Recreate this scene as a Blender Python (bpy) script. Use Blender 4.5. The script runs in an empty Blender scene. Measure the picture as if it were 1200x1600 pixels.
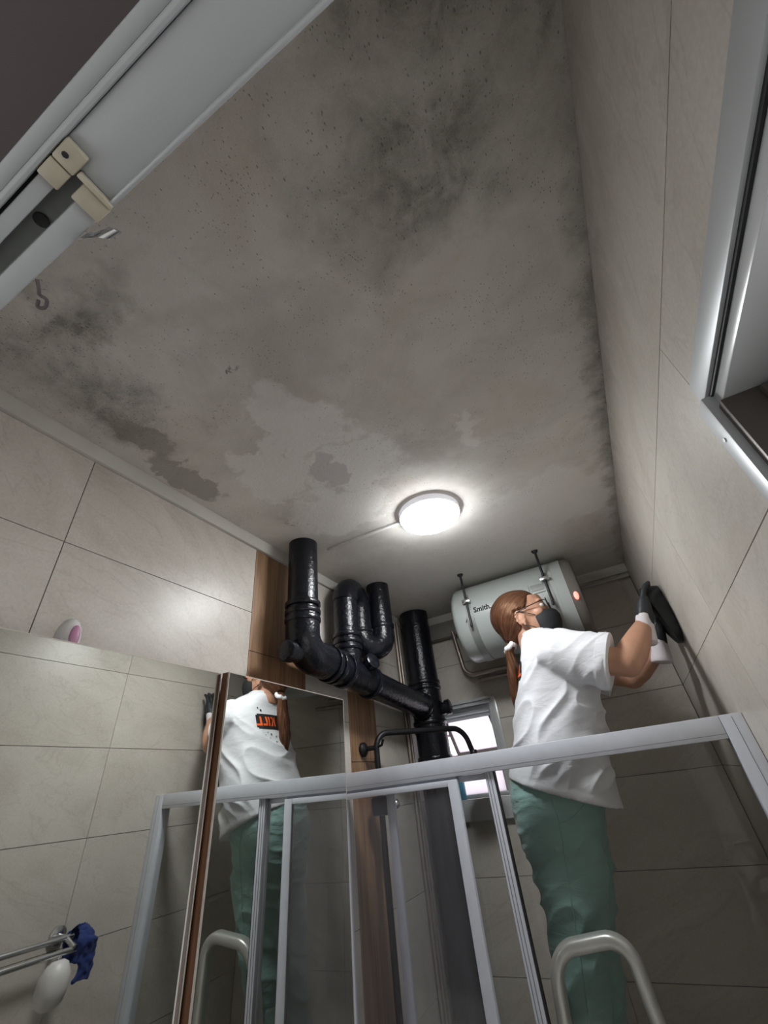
import bpy, bmesh, math, random
from mathutils import Vector, Matrix
from mathutils.bvhtree import BVHTree
from mathutils import noise as mnoise

random.seed(7)
scene = bpy.context.scene
COL = scene.collection

# ------------------------------------------------------------------ camera
cam_data = bpy.data.cameras.new('camera')
cam = bpy.data.objects.new('camera', cam_data)
COL.objects.link(cam)
cam_data.sensor_fit = 'HORIZONTAL'
cam_data.sensor_width = 36.0
cam_data.lens = 19.2736
cam_data.clip_start = 0.01
cam.matrix_world = Matrix(((0.871908, 0.349723, 0.342738, 0.0),
                           (0.477984, -0.455863, -0.750813, 0.0),
                           (-0.106335, 0.818464, -0.564632, 1.8),
                           (0, 0, 0, 1)))
scene.camera = cam

# ------------------------------------------------------------------ world
world = bpy.data.worlds.new('overcast_sky')
scene.world = world
world.use_nodes = True
bg = world.node_tree.nodes['Background']
bg.inputs['Color'].default_value = (0.93, 0.96, 1.0, 1)
bg.inputs['Strength'].default_value = 1.75

LAMP_STRENGTH = 52.0

# ------------------------------------------------------------------ view
vs = scene.view_settings
vs.view_transform = 'Standard'
vs.look = 'None'
vs.gamma = 1.0
vs.use_curve_mapping = False
vs.exposure = 0.52
scene.display_settings.display_device = 'sRGB'
scene.cycles.max_bounces = 8
scene.cycles.diffuse_bounces = 5
scene.cycles.transparent_max_bounces = 12
scene.cycles.use_denoising = True
scene.cycles.caustics_reflective = False
scene.cycles.caustics_refractive = False
scene.cycles.sample_clamp_indirect = 4.0

# ------------------------------------------------------------------ room sizes (metres)
XL, XR = -0.99, 0.259          # faces of the tiled side walls
YB = 2.305                     # face of the tiled back wall
YF = 0.02                      # inside face of the door wall
ZC = 2.6475                    # ceiling
TT = 0.009                     # tile thickness
YS = 1.47                      # shower screen

# ================================================================== materials
def new_mat(name):
    m = bpy.data.materials.new(name)
    m.use_nodes = True
    nt = m.node_tree
    b = nt.nodes['Principled BSDF']
    return m, nt, b

def N(nt, kind, **kw):
    n = nt.nodes.new(kind)
    for k, v in kw.items():
        if k in n.inputs.keys():
            n.inputs[k].default_value = v
        else:
            setattr(n, k, v)
    return n

def coords(nt, space='pos', scale=(1, 1, 1), rot=(0, 0, 0)):
    if space == 'pos':
        g = nt.nodes.new('ShaderNodeNewGeometry'); out = g.outputs['Position']
    else:
        g = nt.nodes.new('ShaderNodeTexCoord'); out = g.outputs['Object']
    mp = nt.nodes.new('ShaderNodeMapping')
    mp.inputs['Scale'].default_value = scale
    mp.inputs['Rotation'].default_value = rot
    nt.links.new(out, mp.inputs['Vector'])
    return mp.outputs['Vector']

def ramp(nt, fac, stops):
    r = nt.nodes.new('ShaderNodeValToRGB')
    el = r.color_ramp.elements
    while len(el) > 1:
        el.remove(el[0])
    el[0].position = stops[0][0]; el[0].color = (*stops[0][1], 1)
    for p, c in stops[1:]:
        e = el.new(p); e.color = (*c, 1)
    nt.links.new(fac, r.inputs['Fac'])
    return r.outputs['Color']

def mixc(nt, fac, a, b, blend='MIX'):
    m = nt.nodes.new('ShaderNodeMix'); m.data_type = 'RGBA'; m.blend_type = blend
    for sock, v in ((m.inputs[0], fac), (m.inputs[6], a), (m.inputs[7], b)):
        if hasattr(v, 'node'):
            nt.links.new(v, sock)
        elif isinstance(v, (int, float)):
            sock.default_value = v
        else:
            sock.default_value = (*v, 1)
    return m.outputs[2]

def math_n(nt, op, a, b=None, clamp=False):
    m = nt.nodes.new('ShaderNodeMath'); m.operation = op; m.use_clamp = clamp
    for sock, v in ((m.inputs[0], a), (m.inputs[1], b)):
        if v is None: continue
        if hasattr(v, 'node'): nt.links.new(v, sock)
        else: sock.default_value = v
    return m.outputs[0]

def noise_n(nt, vec, scale, detail=4, rough=0.55, dist=0.0):
    n = N(nt, 'ShaderNodeTexNoise', Scale=scale, Detail=detail, Roughness=rough, Distortion=dist)
    nt.links.new(vec, n.inputs['Vector'])
    return n.outputs['Fac']

def bump_n(nt, bsdf, height, strength=0.2, dist=0.002):
    b = N(nt, 'ShaderNodeBump', Strength=strength, Distance=dist)
    nt.links.new(height, b.inputs['Height'])
    nt.links.new(b.outputs['Normal'], bsdf.inputs['Normal'])

def pbr(name, base, rough=0.5, metal=0.0, var=0.08, vscale=12, bump=0.0, bscale=60, spec=0.5,
        space='obj', bdist=0.002, sheen=0.0, coat=0.0, stretch=(1, 1, 1)):
    m, nt, b = new_mat(name)
    v = coords(nt, space, stretch)
    f = noise_n(nt, v, vscale)
    lo = tuple(max(0, c * (1 - var)) for c in base); hi = tuple(min(1, c * (1 + var)) for c in base)
    nt.links.new(ramp(nt, f, [(0.3, lo), (0.7, hi)]), b.inputs['Base Color'])
    b.inputs['Roughness'].default_value = rough
    b.inputs['Metallic'].default_value = metal
    b.inputs['Specular IOR Level'].default_value = spec
    b.inputs['Sheen Weight'].default_value = sheen
    b.inputs['Coat Weight'].default_value = coat
    b.inputs['Coat Roughness'].default_value = 0.12
    if bump:
        bump_n(nt, b, noise_n(nt, v, bscale, 3), bump, bdist)
    return m

def stone_tile():
    m, nt, b = new_mat('beige_stone_tile')
    v = coords(nt, 'pos', (1, 1, 1), (0.5, 0.35, 0.2))
    info = nt.nodes.new('ShaderNodeObjectInfo')
    off = N(nt, 'ShaderNodeVectorMath', operation='SCALE'); off.inputs[0].default_value = (7, 3, 5)
    nt.links.new(info.outputs['Random'], off.inputs['Scale'])
    add = N(nt, 'ShaderNodeVectorMath', operation='ADD')
    nt.links.new(v, add.inputs[0]); nt.links.new(off.outputs[0], add.inputs[1])
    v2 = add.outputs[0]
    st = nt.nodes.new('ShaderNodeMapping'); st.inputs['Scale'].default_value = (1.2, 3.2, 7.0)
    nt.links.new(v2, st.inputs['Vector'])
    soft = noise_n(nt, st.outputs[0], 0.9, 6, 0.6, 1.2)
    veins = noise_n(nt, st.outputs[0], 0.55, 5, 0.5, 2.4)
    vv = math_n(nt, 'ABSOLUTE', math_n(nt, 'SUBTRACT', veins, 0.5))
    base = ramp(nt, soft, [(0.28, (0.53, 0.48, 0.415)), (0.5, (0.61, 0.565, 0.50)), (0.75, (0.69, 0.645, 0.58))])
    vein_m = ramp(nt, vv, [(0.0, (1, 1, 1)), (0.016, (0, 0, 0))])
    col = mixc(nt, math_n(nt, 'MULTIPLY', vein_m, 0.28), base, (0.36, 0.31, 0.26))
    fine = noise_n(nt, v2, 160, 2)
    col = mixc(nt, 0.25, col, ramp(nt, fine, [(0.3, (0.40, 0.375, 0.335)), (0.7, (0.66, 0.63, 0.58))]))
    gp = nt.nodes.new('ShaderNodeNewGeometry'); sp = nt.nodes.new('ShaderNodeSeparateXYZ'); nt.links.new(gp.outputs['Position'], sp.inputs[0])
    dz = nt.nodes.new('ShaderNodeMapRange'); nt.links.new(sp.outputs['Z'], dz.inputs[0]); dz.inputs[1].default_value = 2.32; dz.inputs[2].default_value = 2.66
    dx = math_n(nt, 'GREATER_THAN', sp.outputs['X'], 0.2)
    dn = noise_n(nt, gp.outputs['Position'], 11, 6, 0.72, 0.7)
    dm = math_n(nt, 'MULTIPLY', math_n(nt, 'MULTIPLY', math_n(nt, 'MULTIPLY', dz.outputs[0], dz.outputs[0]), dx), ramp(nt, dn, [(0.30, (0.25, 0.25, 0.25)), (0.65, (1, 1, 1))]))
    col = mixc(nt, math_n(nt, 'MULTIPLY', dm, 0.9), col, (0.23, 0.20, 0.165))
    nt.links.new(col, b.inputs['Base Color'])
    b.inputs['Roughness'].default_value = 0.34
    b.inputs['Specular IOR Level'].default_value = 0.4
    bump_n(nt, b, soft, 0.06, 0.004)
    return m

def wood_tile():
    m, nt, b = new_mat('wood_grain_tile')
    v = coords(nt, 'pos', (14, 14, 1.1))
    g = noise_n(nt, v, 1.6, 6, 0.62, 0.8)
    g2 = noise_n(nt, coords(nt, 'pos', (60, 60, 2.0)), 2.0, 3)
    c = ramp(nt, g, [(0.25, (0.085, 0.038, 0.017)), (0.42, (0.21, 0.11, 0.052)), (0.58, (0.36, 0.21, 0.11)), (0.8, (0.50, 0.33, 0.19))])
    c = mixc(nt, 0.3, c, ramp(nt, g2, [(0.3, (0.16, 0.09, 0.05)), (0.7, (0.46, 0.31, 0.19))]))
    nt.links.new(c, b.inputs['Base Color'])
    b.inputs['Roughness'].default_value = 0.42
    bump_n(nt, b, g, 0.05, 0.002)
    return m

def mouldy_plaster():
    m, nt, b = new_mat('mouldy_ceiling_plaster')
    g = nt.nodes.new('ShaderNodeNewGeometry')
    pos = g.outputs['Position']
    def warped(scale, amt, detail=5):
        nz = N(nt, 'ShaderNodeTexNoise', Scale=scale, Detail=detail, Roughness=0.6)
        nt.links.new(pos, nz.inputs['Vector'])
        sub = N(nt, 'ShaderNodeVectorMath', operation='SUBTRACT'); sub.inputs[1].default_value = (0.5, 0.5, 0.5)
        nt.links.new(nz.outputs['Color'], sub.inputs[0])
        scl = N(nt, 'ShaderNodeVectorMath', operation='SCALE'); scl.inputs['Scale'].default_value = amt
        nt.links.new(sub.outputs[0], scl.inputs[0])
        ad = N(nt, 'ShaderNodeVectorMath', operation='ADD')
        nt.links.new(pos, ad.inputs[0]); nt.links.new(scl.outputs[0], ad.inputs[1])
        sp = nt.nodes.new('ShaderNodeSeparateXYZ'); nt.links.new(ad.outputs[0], sp.inputs[0])
        return sp.outputs['X'], sp.outputs['Y']
    W1, W2 = warped(6.5, 0.44, 7), warped(13.0, 0.15, 6)
    def blob(W, cx, cy, rx, ry, s0, s1):
        X, Y = W
        dx = math_n(nt, 'DIVIDE', math_n(nt, 'SUBTRACT', X, cx), rx)
        dy = math_n(nt, 'DIVIDE', math_n(nt, 'SUBTRACT', Y, cy), ry)
        d = math_n(nt, 'SQRT', math_n(nt, 'ADD', math_n(nt, 'MULTIPLY', dx, dx), math_n(nt, 'MULTIPLY', dy, dy)))
        mr = nt.nodes.new('ShaderNodeMapRange')
        mr.inputs[1].default_value = s0; mr.inputs[2].default_value = s1
        mr.inputs[3].default_value = 1.0; mr.inputs[4].default_value = 0.0
        nt.links.new(d, mr.inputs[0])
        return mr.outputs[0]
    def union(L):
        o = L[0]
        for q in L[1:]: o = math_n(nt, 'MAXIMUM', o, q)
        return o
    # broad tone and grime
    tone = noise_n(nt, pos, 2.6, 6, 0.62, 0.5)
    col = ramp(nt, tone, [(0.28, (0.58, 0.555, 0.505)), (0.5, (0.69, 0.665, 0.615)), (0.72, (0.77, 0.745, 0.695))])
    cloud = noise_n(nt, pos, 7.0, 6, 0.68, 0.8)
    col = mixc(nt, ramp(nt, cloud, [(0.46, (0, 0, 0)), (0.70, (0.55, 0.55, 0.55))]), col, (0.52, 0.495, 0.445))
    pinkn = noise_n(nt, pos, 4.2, 4, 0.6, 0.6)
    col = mixc(nt, ramp(nt, pinkn, [(0.52, (0, 0, 0)), (0.70, (0.5, 0.5, 0.5))]), col, (0.64, 0.545, 0.485))
    # paler wiped streaks with ragged edges
    wipe = union([blob(W1, -0.50, 0.60, 0.13, 0.15, 0.85, 1.0), blob(W1, -0.45, 0.86, 0.15, 0.12, 0.85, 1.0), blob(W1, -0.70, 0.76, 0.17, 0.14, 0.85, 1.0),
                  blob(W1, -0.64, 1.02, 0.20, 0.13, 0.8, 1.0), blob(W1, 0.05, 1.45, 0.24, 0.20, 0.8, 1.05), blob(W1, -0.10, 0.89, 0.06, 0.05, 0.6, 1.0), blob(W1, -0.35, 1.75, 0.5, 0.45, 0.7, 1.1)])
    col = mixc(nt, math_n(nt, 'MULTIPLY', wipe, 0.62), col, (0.87, 0.85, 0.81))
    # soft brown-grey damp stains
    damp = union([blob(W1, -0.27, 0.93, 0.16, 0.11, 0.2, 1.0), blob(W1, -0.42, 0.42, 0.20, 0.14, 0.1, 1.1), blob(W2, -0.80, 0.93, 0.09, 0.09, 0.2, 1.0)])
    col = mixc(nt, math_n(nt, 'MULTIPLY', damp, 0.62), col, (0.46, 0.415, 0.375))
    # grey-green mould: near door corner, along the right wall, the left edge
    mould = union([blob(W1, 0.10, 0.13, 0.15, 0.17, 0.1, 1.1), blob(W1, 0.02, 0.29, 0.26, 0.13, 0.1, 1.1), blob(W1, 0.235, 0.20, 0.07, 0.22, 0.1, 1.0), blob(W1, -0.82, 0.32, 0.13, 0.22, 0.2, 1.1),
                   blob(W2, 0.262, 1.0, 0.055, 1.5, 0.1, 1.0), blob(W1, -0.72, 0.12, 0.20, 0.06, 0.2, 1.1)])
    mtex = noise_n(nt, pos, 16, 6, 0.75, 0.6)
    mm = math_n(nt, 'MULTIPLY', mould, ramp(nt, mtex, [(0.30, (0.25, 0.25, 0.25)), (0.62, (1, 1, 1))]))
    col = mixc(nt, math_n(nt, 'MULTIPLY', mm, 0.86), col, (0.175, 0.168, 0.142))
    # hard-edged leftover stains
    hard = union([blob(W2, -0.905, 0.60, 0.050, 0.15, 0.88, 1.0), blob(W2, -0.86, 0.42, 0.05, 0.10, 0.8, 1.0)])
    col = mixc(nt, math_n(nt, 'MULTIPLY', hard, 0.62), col, (0.23, 0.21, 0.175))
    col = mixc(nt, math_n(nt, 'MULTIPLY', blob(W2, -0.545, 0.83, 0.055, 0.085, 0.88, 1.0), 0.65), col, (0.52, 0.49, 0.49))
    # small black specks and flaked spots
    def specks(scale, dens_scale, thr, amt, near_):
        vor = nt.nodes.new('ShaderNodeTexVoronoi'); vor.inputs['Scale'].default_value = scale
        mp = nt.nodes.new('ShaderNodeMapping'); mp.inputs['Scale'].default_value = (1, 0.55, 1); nt.links.new(pos, mp.inputs[0])
        nt.links.new(mp.outputs[0], vor.inputs['Vector'])
        sc = nt.nodes.new('ShaderNodeSeparateColor'); nt.links.new(vor.outputs['Color'], sc.inputs[0])
        dn = noise_n(nt, pos, dens_scale, 4, 0.65, 0.5)
        keep = math_n(nt, 'GREATER_THAN', math_n(nt, 'ADD', dn, math_n(nt, 'MULTIPLY', mm, 0.16)), math_n(nt, 'ADD', math_n(nt, 'MULTIPLY', sc.outputs[0], 0.30), near_))
        dot = math_n(nt, 'LESS_THAN', vor.outputs['Distance'], math_n(nt, 'MULTIPLY', sc.outputs[1], thr))
        return math_n(nt, 'MULTIPLY', math_n(nt, 'MULTIPLY', keep, dot), amt)
    col = mixc(nt, specks(300, 5.0, 0.36, 0.60, 0.47), col, (0.085, 0.08, 0.065))
    col = mixc(nt, specks(130, 6.0, 0.24, 0.55, 0.555), col, (0.10, 0.09, 0.075))
    fl = noise_n(nt, pos, 42, 4, 0.65, 0.9)
    flake = math_n(nt, 'MULTIPLY', ramp(nt, fl, [(0.58, (0, 0, 0)), (0.62, (1, 1, 1))]), union([blob(W2, -0.555, 0.40, 0.05, 0.045, 0.3, 1.0), blob(W2, -0.64, 0.47, 0.06, 0.05, 0.2, 1.0), blob(W2, -0.80, 0.98, 0.06, 0.05, 0.3, 1.0)]))
    col = mixc(nt, math_n(nt, 'MULTIPLY', flake, 0.75), col, (0.13, 0.105, 0.085))
    grain = noise_n(nt, pos, 380, 2)
    col = mixc(nt, 0.12, col, ramp(nt, grain, [(0.3, (0.20, 0.19, 0.175)), (0.7, (0.75, 0.73, 0.70))]))
    nt.links.new(col, b.inputs['Base Color'])
    b.inputs['Roughness'].default_value = 0.85
    b.inputs['Specular IOR Level'].default_value = 0.2
    bump_n(nt, b, noise_n(nt, pos, 90, 5, 0.65), 0.35, 0.0022)
    return m

def clear_glass(name, tint=(0.86, 0.88, 0.87), haze=0.0, refl=1.0):
    m, nt, b = new_mat(name)
    nt.nodes.remove(b)
    out = nt.nodes['Material Output']
    tr = N(nt, 'ShaderNodeBsdfTransparent'); tr.inputs[0].default_value = (*tint, 1)
    gl = N(nt, 'ShaderNodeBsdfGlossy'); gl.inputs['Roughness'].default_value = 0.02 + haze * 0.4
    gl.inputs[0].default_value = (0.9 * refl,) * 3 + (1,)
    fr = N(nt, 'ShaderNodeFresnel', IOR=1.45)
    mx = nt.nodes.new('ShaderNodeMixShader')
    geo = nt.nodes.new('ShaderNodeNewGeometry')
    ff = math_n(nt, 'MULTIPLY', fr.outputs[0], math_n(nt, 'SUBTRACT', 1.0, geo.outputs['Backfacing']))
    nt.links.new(ff, mx.inputs[0]); nt.links.new(tr.outputs[0], mx.inputs[1]); nt.links.new(gl.outputs[0], mx.inputs[2])
    last = mx.outputs[0]
    if haze:
        df = N(nt, 'ShaderNodeBsdfDiffuse'); df.inputs[0].default_value = (0.42, 0.42, 0.45, 1)
        mh = nt.nodes.new('ShaderNodeMixShader')
        v = coords(nt, 'pos', (18, 18, 1.5))
        f = noise_n(nt, v, 1.5, 4)
        mr = nt.nodes.new('ShaderNodeMapRange'); nt.links.new(f, mr.inputs[0])
        mr.inputs[3].default_value = haze * 0.5; mr.inputs[4].default_value = haze * 1.5
        nt.links.new(mr.outputs[0], mh.inputs[0])
        nt.links.new(last, mh.inputs[1]); nt.links.new(df.outputs[0], mh.inputs[2])
        last = mh.outputs[0]
    nt.links.new(last, out.inputs['Surface'])
    return m

def frosted_glass():
    m, nt, b = new_mat('frosted_window_glass')
    nt.nodes.remove(b); out = nt.nodes['Material Output']
    tr = N(nt, 'ShaderNodeBsdfTransparent'); tr.inputs[0].default_value = (0.97, 0.92, 0.95, 1)
    tl = N(nt, 'ShaderNodeBsdfTranslucent'); tl.inputs[0].default_value = (0.90, 0.84, 0.885, 1)
    mx = nt.nodes.new('ShaderNodeMixShader'); mx.inputs[0].default_value = 0.92
    nt.links.new(tr.outputs[0], mx.inputs[1]); nt.links.new(tl.outputs[0], mx.inputs[2]); nt.links.new(mx.outputs[0], out.inputs['Surface'])
    return m

def emitter(name, col, strength):
    m, nt, b = new_mat(name)
    b.inputs['Base Color'].default_value = (0.9, 0.9, 0.9, 1)
    b.inputs['Emission Color'].default_value = (*col, 1)
    b.inputs['Emission Strength'].default_value = strength
    return m

def cloth_mat(name, base, wr=0.5, scale=(1, 1, 1), rough=0.85, var=0.06):
    m, nt, b = new_mat(name)
    v = coords(nt, 'pos', scale)
    f = noise_n(nt, v, 9, 3, 0.5, 0.6)
    lo = tuple(c * (1 - var) for c in base); hi = tuple(min(1, c * (1 + var)) for c in base)
    nt.links.new(ramp(nt, f, [(0.3, lo), (0.7, hi)]), b.inputs['Base Color'])
    b.inputs['Roughness'].default_value = rough
    b.inputs['Specular IOR Level'].default_value = 0.2
    b.inputs['Sheen Weight'].default_value = 0.15
    w = math_n(nt, 'ADD', math_n(nt, 'MULTIPLY', noise_n(nt, v, 14, 3, 0.5, 1.0), 1.0), math_n(nt, 'MULTIPLY', noise_n(nt, coords(nt, 'pos'), 500, 1), 0.03))
    bump_n(nt, b, w, wr, 0.012)
    return m

def hair_mat():
    m, nt, b = new_mat('copper_brown_hair')
    at = nt.nodes.new('ShaderNodeAttribute'); at.attribute_name = 'strand'
    f = noise_n(nt, at.outputs['Vector'], 1.0, 5, 0.65, 0.15)
    nt.links.new(ramp(nt, f, [(0.30, (0.030, 0.013, 0.009)), (0.50, (0.085, 0.036, 0.020)), (0.72, (0.21, 0.095, 0.045))]), b.inputs['Base Color'])
    b.inputs['Roughness'].default_value = 0.42
    b.inputs['Specular IOR Level'].default_value = 0.55
    b.inputs['Specular Tint'].default_value = (1.0, 0.62, 0.38, 1)
    bump_n(nt, b, f, 0.8, 0.004)
    return m

def strand_attr(me, fn):
    a_ = me.attributes.new('strand', 'FLOAT_VECTOR', 'POINT')
    for i, v in enumerate(me.vertices): a_.data[i].vector = fn(v.co)

M = {}
M['tile'] = stone_tile()
M['wood'] = wood_tile()
M['plaster'] = mouldy_plaster()
M['grout'] = pbr('grey_grout', (0.25, 0.22, 0.185), 0.9, vscale=30)
M['cornice'] = pbr('off_white_paint', (0.60, 0.58, 0.53), 0.7, space='pos', vscale=6, bump=0.15, bscale=90)
M['floor'] = pbr('pale_floor_tile', (0.66, 0.63, 0.58), 0.45, space='pos', vscale=5)
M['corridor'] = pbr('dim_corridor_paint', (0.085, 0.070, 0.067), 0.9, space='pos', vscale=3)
M['alu'] = pbr('powder_coated_aluminium', (0.66, 0.69, 0.755), 0.38, 0.15, var=0.04, vscale=25, space='pos', bump=0.03, bscale=120)
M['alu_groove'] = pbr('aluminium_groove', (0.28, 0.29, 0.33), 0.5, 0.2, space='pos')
M['rubber'] = pbr('black_rubber_seal', (0.02, 0.02, 0.022), 0.6)
M['pvc'] = pbr('white_upvc', (0.36, 0.375, 0.375), 0.35, var=0.04, space='pos', vscale=8, coat=0.2)
M['pvc_yellow'] = pbr('yellowed_plastic', (0.37, 0.335, 0.25), 0.5, var=0.12, space='pos', vscale=60)
M['track'] = pbr('grey_track_channel', (0.12, 0.13, 0.12), 0.5, space='pos', vscale=40)
M['dark'] = pbr('black_hole', (0.008, 0.008, 0.008), 0.8)
M['steel'] = pbr('brushed_steel', (0.62, 0.63, 0.63), 0.25, 1.0, var=0.05, vscale=30)
M['winalu'] = pbr('anodised_window_frame', (0.52, 0.54, 0.55), 0.42, 0.25, var=0.04, space='pos', vscale=10)
M['winreveal'] = pbr('white_window_soffit', (0.58, 0.60, 0.60), 0.25, 0.1, var=0.05, space='pos', vscale=5)
M['jamb'] = pbr('shaded_brown_jamb', (0.10, 0.085, 0.075), 0.4, 0.3, space='pos')  # dark brown carries the shade on the jamb's reveal face
M['glass'] = clear_glass('screen_glass', (0.955, 0.96, 0.955))
M['glass_hazy'] = clear_glass('hazy_screen_glass', (0.945, 0.945, 0.955), 0.11)  # streaky grey diffuse mixed into the clear pane
M['winglass'] = clear_glass('window_glass', (0.97, 0.95, 0.97), 0.0, 0.6)
M['frosted'] = frosted_glass()
M['mirror'] = pbr('silvered_mirror', (0.80, 0.82, 0.79), 0.012, 1.0, var=0.015, vscale=3)
M['mirror_edge'] = pbr('mirror_bevel', (0.62, 0.58, 0.50), 0.3, 0.4)
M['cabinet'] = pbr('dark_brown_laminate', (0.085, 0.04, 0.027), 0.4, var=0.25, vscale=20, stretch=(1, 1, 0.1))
M['cabinet_lit'] = pbr('lit_brown_laminate', (0.20, 0.085, 0.035), 0.4, var=0.25, vscale=20, stretch=(1, 1, 0.1))  # the cabinet laminate again, its lit look put into a lighter orange
M['black_pipe'] = pbr('glossy_bitumen_black', (0.006, 0.007, 0.011), 0.25, 0.0, var=0.3, vscale=20, bump=0.8, bscale=75, spec=0.42, space='pos', bdist=0.003)
M['black_matt'] = pbr('matt_black_metal', (0.014, 0.014, 0.016), 0.42, 0.3, spec=0.5)
M['pipe_metal'] = pbr('dull_copper_pipe', (0.42, 0.36, 0.31), 0.38, 0.7, var=0.15, vscale=30)
M['pipe_white'] = pbr('off_white_conduit', (0.42, 0.40, 0.38), 0.55)
M['heater'] = pbr('white_enamel', (0.50, 0.54, 0.52), 0.32, var=0.03, vscale=4, coat=0.25)
M['heater_end'] = pbr('warm_grey_plastic', (0.19, 0.175, 0.155), 0.5)
M['strap'] = pbr('galvanised_strap', (0.36, 0.38, 0.36), 0.45, 0.4)
M['rod'] = pbr('dark_steel_rod', (0.05, 0.05, 0.055), 0.45, 0.8)
M['red'] = emitter('red_indicator', (1.0, 0.09, 0.03), 1.3)
M['ink'] = pbr('dark_grey_print', (0.025, 0.027, 0.027), 0.6)
M['lampglow'] = emitter('led_diffuser', (0.96, 0.98, 1.0), LAMP_STRENGTH)
M['lampbody'] = emitter('opal_lamp_side', (0.90, 0.90, 1.0), 0.30)
M['skin'] = pbr('skin', (0.50, 0.27, 0.175), 0.48, var=0.10, vscale=14, bump=0.08, bscale=120, space='pos')
M['shirt'] = cloth_mat('white_cotton_jersey', (0.72, 0.73, 0.755), 0.16, (1.0, 1.0, 2.4))
M['pants'] = cloth_mat('sage_green_twill', (0.27, 0.43, 0.395), 0.3, (1.0, 1.0, 2.6), 0.7)
M['hair'] = hair_mat()
M['mask'] = pbr('black_mask_fabric', (0.013, 0.015, 0.016), 0.75, bump=0.1, bscale=300)
M['glove_black'] = pbr('black_nitrile_coating', (0.020, 0.024, 0.027), 0.55, bump=0.35, bscale=70)
M['glove_white'] = pbr('white_knit_cuff', (0.72, 0.68, 0.70), 0.9, bump=0.4, bscale=160)
M['scrunchie'] = pbr('white_hair_tie', (0.75, 0.73, 0.70), 0.7, var=0.45, vscale=60, bump=0.5, bscale=90)
M['frame_black'] = pbr('black_acetate', (0.012, 0.011, 0.011), 0.3)
M['lens'] = clear_glass('spectacle_lens', (0.94, 0.95, 0.96))
M['eye'] = pbr('eye_white', (0.75, 0.73, 0.70), 0.2, vscale=2)
M['iris'] = pbr('dark_iris', (0.03, 0.018, 0.01), 0.2)
M['lip'] = pbr('lips', (0.42, 0.16, 0.12), 0.5)
M['print_black'] = pbr('black_screen_print', (0.012, 0.012, 0.013), 0.7)
M['print_orange'] = pbr('orange_screen_print', (0.90, 0.13, 0.02), 0.6, var=0.04)
M['ladder'] = pbr('ladder_aluminium', (0.74, 0.74, 0.71), 0.33, 0.55, var=0.05, vscale=15)
M['blue_plastic'] = pbr('blue_plastic', (0.02, 0.05, 0.22), 0.45)
M['blue_cloth'] = cloth_mat('navy_blue_cloth', (0.025, 0.045, 0.17), 0.6)
M['white_plastic'] = pbr('white_plastic', (0.72, 0.70, 0.68), 0.4)
M['pink'] = pbr('pink_gel', (0.50, 0.24, 0.36), 0.45)
M['cyan_bottle'] = pbr('light_blue_bottle', (0.10, 0.36, 0.50), 0.3)
M['grille'] = pbr('mauve_painted_grille', (0.42, 0.20, 0.30), 0.5)
M['shoe'] = pbr('grey_canvas', (0.14, 0.14, 0.15), 0.8)

# ================================================================== mesh helpers
def link(name, me, mat=None, parent=None, smooth=False):
    o = bpy.data.objects.new(name, me)
    COL.objects.link(o)
    if mat is not None and len(me.materials) == 0:
        me.materials.append(M[mat] if isinstance(mat, str) else mat)
    if parent is not None:
        o.parent = parent
    if smooth:
        for p in me.polygons: p.use_smooth = True
    return o

def bm_obj(name, bm, mat, parent=None, smooth=False, auto=None):
    bmesh.ops.recalc_face_normals(bm, faces=bm.faces)
    me = bpy.data.meshes.new(name)
    bm.to_mesh(me); bm.free()
    o = link(name, me, mat, parent, smooth or auto is not None)
    if auto is not None:
        me.set_sharp_from_angle(angle=math.radians(auto))
    return o

def tag(o, label, cat=None, group=None, kind=None):
    o['label'] = label
    if cat: o['category'] = cat
    if group: o['group'] = group
    if kind: o['kind'] = kind
    return o

def empty(name, loc):
    e = bpy.data.objects.new(name, None)
    e.empty_display_size = 0.05
    e.location = loc
    COL.objects.link(e)
    return e

_first = {}
def adopt(parent, *objs):
    """parent finished parts without moving them"""
    for o in objs:
        o.parent = parent
        o.matrix_parent_inverse = Matrix.Translation(parent.location).inverted() if parent.type == 'EMPTY' else parent.matrix_basis.inverted()

def add_box(bm, lo, hi, bevel=0.0, seg=2):
    vs_ = [bm.verts.new((x, y, z)) for x in (lo[0], hi[0]) for y in (lo[1], hi[1]) for z in (lo[2], hi[2])]
    idx = [(0, 1, 3, 2), (4, 6, 7, 5), (0, 4, 5, 1), (2, 3, 7, 6), (0, 2, 6, 4), (1, 5, 7, 3)]
    fs = [bm.faces.new([vs_[i] for i in f]) for f in idx]
    if bevel > 0:
        es = list({e for f in fs for e in f.edges})
        bmesh.ops.bevel(bm, geom=es, offset=bevel, segments=seg, affect='EDGES', profile=0.5)
    return bm

def box_obj(name, lo, hi, mat, parent=None, bevel=0.0, seg=2):
    bm = bmesh.new(); add_box(bm, lo, hi, bevel, seg)
    return bm_obj(name, bm, mat, parent, auto=35 if bevel else None)

def add_loft(bm, rings, cap=True):
    """rings: lists of points of equal length"""
    vr = [[bm.verts.new(p) for p in r] for r in rings]
    n = len(vr[0])
    for a, b in zip(vr[:-1], vr[1:]):
        for i in range(n):
            j = (i + 1) % n
            bm.faces.new((a[i], a[j], b[j], b[i]))
    if cap:
        bm.faces.new(list(reversed(vr[0]))); bm.faces.new(vr[-1])
    return bm

def ring(c, u, v, n=20, power=2.0):
    c, u, v = Vector(c), Vector(u), Vector(v)
    out = []
    for i in range(n):
        t = 2 * math.pi * i / n
        ct, st = math.cos(t), math.sin(t)
        e = 2.0 / power
        out.append(c + u * (math.copysign(abs(ct) ** e, ct)) + v * (math.copysign(abs(st) ** e, st)))
    return out

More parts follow.
